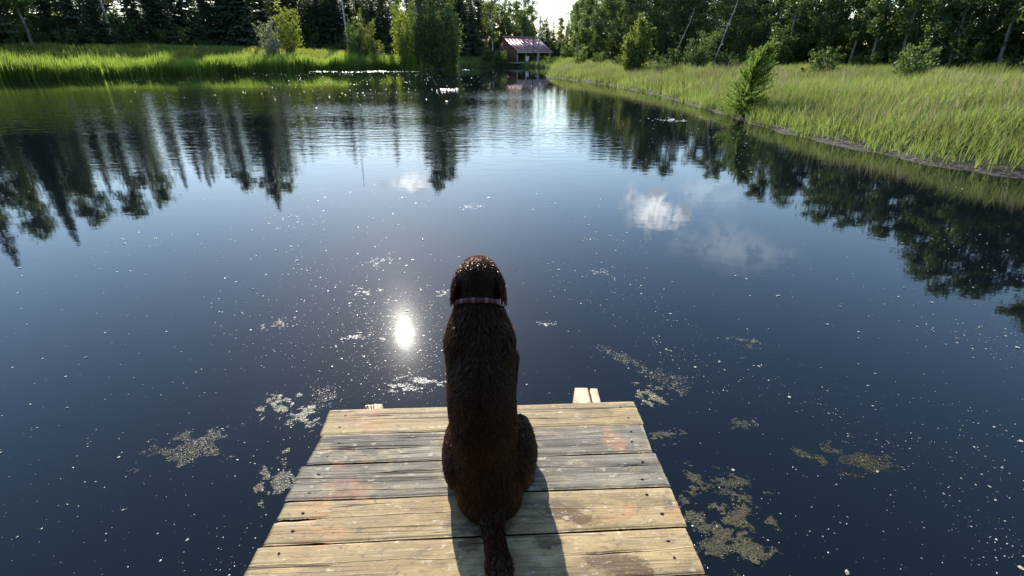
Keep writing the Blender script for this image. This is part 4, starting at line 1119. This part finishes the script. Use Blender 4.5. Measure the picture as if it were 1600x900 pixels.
# the collar lies on the neck: no coat over it
NA, NB = np.array([-.033, .345, .57]), np.array([-.036, .40, .715]); NC = NA + (NB - NA) * .78
nax = np.array([0, .62, .785]); NA = NC - nax * .1
COLL_S = .1
colpos = (root - NA) @ nax
near_neck = np.linalg.norm(root - (NA + nax * COLL_S), axis=1) < .13
keep &= ~(near_neck & (np.abs(colpos - COLL_S) < .005))
root, mid, tipv, nrm, tan_v, near = (q[keep] for q in (root, mid, tipv, nrm, tan_v, near))
n = len(root)
sd = np.cross(tan_v, nrm); sd /= np.linalg.norm(sd, axis=1)[:, None] + 1e-9
sd += nrm * rs.normal(size=(n, 1)) * .5
w = rs.uniform(.0006, .0011, n)[:, None]
v = np.stack([root - sd * w, root + sd * w, mid + sd * w * .8, mid - sd * w * .8, tipv], 1).reshape(-1, 3)
i0 = np.arange(n) * 5
clv = rs.random(nclump)[near]; var = np.clip(.6 * clv ** 2 + .4 * rs.random(n) ** 2, 0, 1)
obj('fur', mesh_np('fur', v, [i0[:, None] + np.array([[0, 1, 2, 3]]), i0[:, None] + np.array([[3, 2, 4]])], [M_FUR], True, np.concatenate([var, var])), dog)['kind'] = 'stuff'
# eyes and nose
def blob(c, r, mat, name, parent):
    th = np.linspace(0, np.pi, 9); ph = np.arange(14) / 14 * 2 * np.pi
    vv = np.array([(math.sin(a) * math.cos(q) * r[0] + c[0], math.sin(a) * math.sin(q) * r[1] + c[1], math.cos(a) * r[2] + c[2]) for a in th for q in ph])
    ff = [(i * 14 + j, (i + 1) * 14 + j, (i + 1) * 14 + (j + 1) % 14, i * 14 + (j + 1) % 14) for i in range(8) for j in range(14)]
    return obj(name, mesh_np(name, vv, np.array(ff), [mat], True), parent)
M_NOSE = plain('dark_nose', (.02, .012, .01), .3, .5, 30, .2)
blob((-.04, .642, .735), (.020, .012, .014), M_NOSE, 'nose', dog)
for s in (-1, 1): blob((-.038 + s * .040, .508, .783), (.012, .010, .011), M_NOSE, 'eye', dog)
# collar: striped webbing with a buckle and a tag ring
ref = np.cross(nax, [1, 0, 0]); ref /= np.linalg.norm(ref); oth = np.cross(nax, ref)
nseg = 72; ang = np.arange(nseg) / nseg * 2 * np.pi
def neck_r(s_, ang_, off):
    c0 = NA + nax * s_; out = []
    for q in ang_:
        d_ = ref * math.cos(q) + oth * math.sin(q)
        rr = np.linspace(.03, .16, 90, dtype=np.float32); sv = dog_sdf((c0[None] + d_[None] * rr[:, None]).astype(np.float32))
        k_ = np.argmax(sv > off) if (sv > off).any() else 60
        out.append(rr[k_])
    out = np.array(out); out = np.minimum(out, .092)
    for _ in range(6): out = (np.roll(out, 1) + out * 2 + np.roll(out, -1)) / 4
    return np.array([c0 + (ref * math.cos(q) + oth * math.sin(q)) * r_ for q, r_ in zip(ang_, out)])
rows = [neck_r(COLL_S + d_, ang, o_) for d_, o_ in ((-.009, .004), (-.0075, .0068), (.0075, .0068), (.009, .004))]
vv = np.vstack(rows); ff = []
for r_ in range(3):
    for j in range(nseg): ff.append((r_ * nseg + j, r_ * nseg + (j + 1) % nseg, (r_ + 1) * nseg + (j + 1) % nseg, (r_ + 1) * nseg + j))
m, t, b, o = material('striped_webbing')
at = N(t, 'ShaderNodeAttribute', attribute_name='around')
w1 = math_n(t, 'FRACT', math_n(t, 'MULTIPLY', at.outputs['Fac'], 22.0)); w2 = math_n(t, 'FRACT', math_n(t, 'ADD', math_n(t, 'MULTIPLY', at.outputs['Fac'], 11.0), .3))
c = mixc(t, smooth(t, w1, .42, .50), (.15, .026, .026), (.06, .018, .02)); c = mixc(t, smooth(t, math_n(t, 'ABSOLUTE', math_n(t, 'SUBTRACT', w2, .5)), .13, .09), c, (.23, .14, .13))
L(t, c, b.inputs['Base Color']); b.inputs['Roughness'].default_value = .6
cme = mesh_np('collar', vv, np.array(ff), [m], True)
a_ = cme.attributes.new('around', 'FLOAT', 'CORNER')
vals = []
for f in ff:
    us = [(q % nseg) / nseg for q in f]
    if max(us) - min(us) > .5: us = [q if q > .5 else q + 1.0 for q in us]
    vals += us
li = np.array([l.vertex_index for l in cme.loops])
a_.data.foreach_set('value', np.array(vals, np.float32))
collar = obj('collar', cme, dog); collar['label'] = 'red and white striped dog collar'
bk = int(np.argmax([q[0] - q[1] * .9 for q in rows[1]]))
bc = (rows[1][bk] + rows[2][bk]) / 2; bd = rows[1][(bk + 2) % nseg] - rows[1][bk - 2]; bd /= np.linalg.norm(bd)
mb = MB()
for s_ in (-1, 1):
    p0 = bc + bd * s_ * .010; outv = bc - (NA + nax * COLL_S); outv /= np.linalg.norm(outv)
    mb.tube([p0 - nax * .011 + outv * .002, p0 + nax * .011 + outv * .002], .0016, 6)
for s_ in (-1, 1): mb.tube([bc + nax * s_ * .011 - bd * .010 + outv * .002, bc + nax * s_ * .011 + bd * .010 + outv * .002], .0016, 6)
mb.build('buckle', plain('pale_metal', (.55, .54, .52), .25, .5, 20, .05, .9), collar)

# ------------------------------------------------------------------ floating fluff and algae
M_FLUFF = plain('pale_fluff', (.40, .38, .30), .4, .6, 60.0, .7)
def flecks(cx, cy, size, rs, jag=6, lift=.002):
    """small ragged flakes lying on the water"""
    n = len(cx); an = np.linspace(0, 2 * np.pi, jag, endpoint=False)[None] + rs.uniform(0, 6.28, (n, 1))
    rad = size[:, None] * rs.uniform(.45, 1.15, (n, jag)) * .5
    el = rs.uniform(.45, 1.0, (n, 1)); ro = rs.uniform(0, 3.14, (n, 1))
    lx = np.cos(an) * rad; ly = np.sin(an) * rad * el
    X = cx[:, None] + lx * np.cos(ro) - ly * np.sin(ro); Y = cy[:, None] + lx * np.sin(ro) + ly * np.cos(ro)
    Z = lift + rs.uniform(0, .25, (n, jag)) * size[:, None] * .5
    c = np.stack([cx, cy, lift + size * rs.uniform(.10, .30, n)], 1)
    v = np.concatenate([np.stack([X, Y, Z], -1), c[:, None]], 1).reshape(-1, 3)
    i0 = np.arange(n)[:, None, None] * (jag + 1); j = np.arange(jag)
    f = i0 + np.stack([j, (j + 1) % jag, np.full(jag, jag)], 1)[None]
    return v, f.reshape(-1, 3)
def dock_clear(x, y): return ~((x > -.95) & (x < .72) & (y < 1.86))
rs = np.random.default_rng(301)
cx, cy, sz = [], [], []
need = 4000
while sum(map(len, cx)) < need:
    k_ = 6000
    px = rs.uniform(0, 1600, k_); py = 260 + 640 * rs.random(k_) ** .8
    q = np.array([on_plane(a_, b_, 0) for a_, b_ in zip(px, py)])
    dr = fbm(q[:, 0] * .9 + .5 * q[:, 1], q[:, 1] * .55, 21, 5)
    den = .05 + (1.0 - .72 * np.clip((px - 850) / 250, 0, 1)) * 1.0 * np.clip((dr - .54) / .14, 0, 1) ** 1.5 + .8 * np.exp(-((px - 630) / 75) ** 2 - ((py - 530) / 75) ** 2) + .30 * np.exp(-((px - 570) / 150) ** 2 - ((py - 540) / 130) ** 2) - .22 * np.exp(-((px - 860) / 150) ** 2 - ((py - 330) / 90) ** 2)
    ok = (rs.random(k_) < den) & dock_clear(q[:, 0], q[:, 1]) & (shore_dist(q[:, 0], q[:, 1]) < -.3)
    q = q[ok]; dd = np.hypot(q[:, 0], q[:, 1])
    cx.append(q[:, 0]); cy.append(q[:, 1]); sz.append(rs.lognormal(0, .55, len(q)) * .0054 * np.clip(dd / 3.0, .8, 1.8))
gl = np.array([on_plane(632 + rs.normal() * 42, 522 + rs.normal() * 40, 0) for _ in range(800)])     # added flecks round the sun glint, standing in for its sparkle
gl2 = np.array([on_plane(560 + rs.normal() * 95, 470 + rs.normal() * 75, 0) for _ in range(500)])
cx = [np.concatenate(cx)[:need], gl[:, 0], gl2[:, 0]]; cy = [np.concatenate(cy)[:need], gl[:, 1], gl2[:, 1]]; sz = [np.concatenate(sz)[:need], rs.lognormal(0, .5, 800) * .0042, rs.lognormal(0, .5, 500) * .0042]
cx, cy, sz = (np.concatenate(q) for q in (cx, cy, sz)); ok = dock_clear(cx, cy)
v, f = flecks(cx[ok], cy[ok], sz[ok], rs)
tag(obj('floating_fluff', mesh_np('floating_fluff', v, f, [M_FLUFF])), 'tiny pale flecks of fluff over the dark water, plus added sparkle flecks round the sun glint', 'fluff', kind='stuff')
# fluff gathered along the far shore and drifting in front of it
cx, cy, sz = [], [], []
for i in range(900):
    px = rs.uniform(200, 870); py = 108 + abs(rs.normal()) * 22
    x, y = on_plane(px, max(py, 105.5), 0); cx.append(x); cy.append(y); sz.append(rs.lognormal(0, .5) * .055)
for i in range(260):
    px = rs.uniform(860, 1176); py = np.interp(px, [860, 950, 1050, 1176], [124, 138, 163, 203]) + abs(rs.normal()) * 30 + 4
    x, y = on_plane(px, py, 0); cx.append(x); cy.append(y); sz.append(rs.lognormal(0, .4) * .035)
cx, cy, sz = map(np.array, (cx, cy, sz))
sdv = shore_dist(cx, cy); ok = sdv < -.15
v, f = flecks(cx[ok], cy[ok], sz[ok], rs, 6, .003)
v[:, 2] = .003 + (v[:, 2] - .003) * .35
tag(obj('floating_fluff', mesh_np('floating_fluff', v, f, [M_FLUFF])), 'pale flecks of fluff drifting on the far water near the reeds', 'fluff', kind='stuff')

M_ALGA = leaf_mat('pale_algae', (.05, .05, .025), (.36, .33, .21), .15, (.4, .4, .2), .45, .5)
M_ALGO = leaf_mat('olive_algae', (.010, .012, .004), (.115, .10, .036), .15, (.14, .15, .04), .45, .5)
M_FOAM = leaf_mat('white_froth', (.45, .44, .38), (.74, .72, .64), .1, (.5, .5, .4), .45, .5)
def algae(label, px, py, rx, ry, n, mat, seed, size=.018, ang=0.0, name='algae_mat', cat='algae', thr=.56):
    if size < .03: n = int(n * 3.6); size *= .40
    """a raft of weed: rx, ry in pixels of the photograph at that place"""
    rs = np.random.default_rng(seed)
    ox, oy = on_plane(px, py, 0)
    ex = abs(on_plane(px + rx, py, 0)[0] - ox); ey = abs(on_plane(px, py - ry, 0)[1] - oy)
    X, Y = [], []
    tot = 0
    while tot < n:
        a = rs.uniform(-1.5, 1.5, size=(n * 3, 2))
        fall = 1.05 - np.hypot(a[:, 0] + .5 * (fbm(a[:, 0] * 1.4, a[:, 1] * 1.4, seed + 40, 3) - .5), a[:, 1] + .5 * (fbm(a[:, 0] * 1.4 + 5, a[:, 1] * 1.4, seed + 41, 3) - .5))
        k_ = rs.random(len(a)) < np.clip((fall * .55 + 2.6 * (fbm(a[:, 0] * 2.3, a[:, 1] * 2.3, seed, 5) - thr)) * 3.0, 0, 1)
        a = a[k_]; x = a[:, 0] * ex; y = a[:, 1] * ey
        x2 = x * math.cos(ang) - y * math.sin(ang); y2 = x * math.sin(ang) + y * math.cos(ang)
        g_ = dock_clear(ox + x2, oy + y2); X.append(x2[g_]); Y.append(y2[g_]); tot += int(g_.sum())
        if len(X) > 60: break
    X = np.concatenate(X); Y = np.concatenate(Y); pm = rs.permutation(len(X))[:n]; X, Y = X[pm], Y[pm]; n = len(X); s_ = size * rs.lognormal(0, .45, n)
    v, f = flecks(X, Y, s_, rs, 7, .0025)
    v[:, 2] = (v[:, 2] - .0025) * .7 - .0012 + .0036 * rs.random(n).repeat(8)          # partly awash
    lab = np.clip(rs.random(n) * .55 + 1.2 * (fbm(X * 6, Y * 6, seed + 9, 3) - .35), 0, 1)
    o_ = obj(name, mesh_np(name, v, f, [mat], False, np.repeat(lab, 7))); o_.location = (ox, oy, 0)
    return tag(o_, label, cat)
algae('bright froth patch on the water just below the sun glint', 655, 597, 40, 11, 330, M_FOAM, 1, .013, 0, 'froth_patch', 'froth')
algae('small froth streak left of the sun glint', 568, 525, 24, 6, 110, M_FOAM, 2, .012, 0, 'froth_patch', 'froth')
algae('froth patch on the water up left of the sun glint', 566, 453, 20, 6, 90, M_FOAM, 3, .014, -.3, 'froth_patch', 'froth')
algae('froth patch highest above the sun glint', 593, 408, 14, 6, 60, M_FOAM, 4, .014, 0, 'froth_patch', 'froth')
algae('narrow froth strip close to the dog left cheek', 690, 458, 12, 5, 45, M_FOAM, 5, .014, 0, 'froth_patch', 'froth')
algae('froth strip touching the top of the sun glint', 627, 493, 18, 5, 70, M_FOAM, 6, .012, 0, 'froth_patch', 'froth')
algae('pale algae raft left of the dock at the photo edge', 437, 632, 24, 16, 380, M_ALGA, 7, .014)
algae('pale algae raft beside the front left corner of the dock', 474, 652, 26, 12, 380, M_ALGA, 8, .014, .2)
algae('large olive algae mat against the left side of the dock', 446, 745, 30, 34, 900, M_ALGO, 9, .014, .6)
algae('small froth tuft left of the left beam end', 507, 618, 12, 14, 110, M_ALGA, 10, .012, .3, thr=.42)
algae('pale algae raft in line with the right beam end, farthest right of it', 1025, 617, 28, 14, 330, M_ALGA, 11, .014, -.5)
algae('slim tan algae strand right of the dog, running down to the right', 968, 558, 10, 18, 130, M_ALGA, 12, .013, .75, thr=.42)
algae('tan algae strand just above the raft right of the right beam end', 1040, 592, 26, 9, 170, M_ALGA, 13, .013, -.6, thr=.30)
algae('small algae tuft against the right side of the dock', 1050, 682, 24, 9, 200, M_ALGO, 14, .013)
algae('large olive algae mat in the water off the right side of the dock', 1125, 760, 42, 22, 900, M_ALGO, 15, .014, -.5)
algae('dark olive weed bed lowest right of the dock', 1140, 850, 60, 40, 1500, M_ALGO, 16, .014, .2)
algae('ragged dark weed bed at the right photo edge below the large mat', 1165, 800, 46, 26, 700, M_ALGO, 29, .014, .4)
algae('small weed tuft between the weed bed and the dock right edge', 1085, 800, 20, 20, 220, M_ALGO, 30, .014, .4)
algae('pale algae scrap near the right photo edge, level with the dock front', 1160, 662, 16, 6, 90, M_ALGA, 17, .012, thr=.38)
algae('pale algae scrap at the right photo edge above the dock level', 1166, 535, 20, 7, 110, M_ALGA, 18, .013)
algae('round white froth fleck on the open water right of the dog', 853, 506, 12, 4, 45, M_FOAM, 19, .013, 0, 'froth_patch', 'froth')
algae('white froth island near the right bank of the pond', 1045, 188, 20, 3.2, 90, M_FOAM, 20, .055, 0, 'froth_patch', 'froth')
algae('pale algae streak at the left photo edge beside the sun glint', 436, 505, 18, 9, 120, M_ALGA, 21, .014, .3)
algae('froth scrap in the middle of the open water above the dog', 738, 323, 14, 4, 40, M_FOAM, 22, .022, 0, 'froth_patch', 'froth')
algae('froth scrap on the calm water left of the cloud reflection', 937, 425, 12, 4, 40, M_FOAM, 23, .015, -.4, 'froth_patch', 'froth')
algae('thin froth line on the far water before the wooded point', 700, 140, 16, 1.6, 50, M_FOAM, 24, .11, 0, 'froth_patch', 'froth')
algae('white froth line at the right foot of the wooded point', 725, 109.5, 10, 1.0, 50, M_FOAM, 25, .16, 0, 'froth_patch', 'froth')
algae('white froth line along the foot of the left reeds', 560, 111.8, 70, .9, 260, M_FOAM, 26, .15, 0, 'froth_patch', 'froth')
algae('algae raft in the water left of the dock, beyond the photo edge', 300, 700, 50, 26, 700, M_ALGO, 27, .015, .2)
algae('algae raft in the water right of the dock, beyond the photo edge', 1330, 720, 60, 26, 700, M_ALGO, 28, .015, -.2)
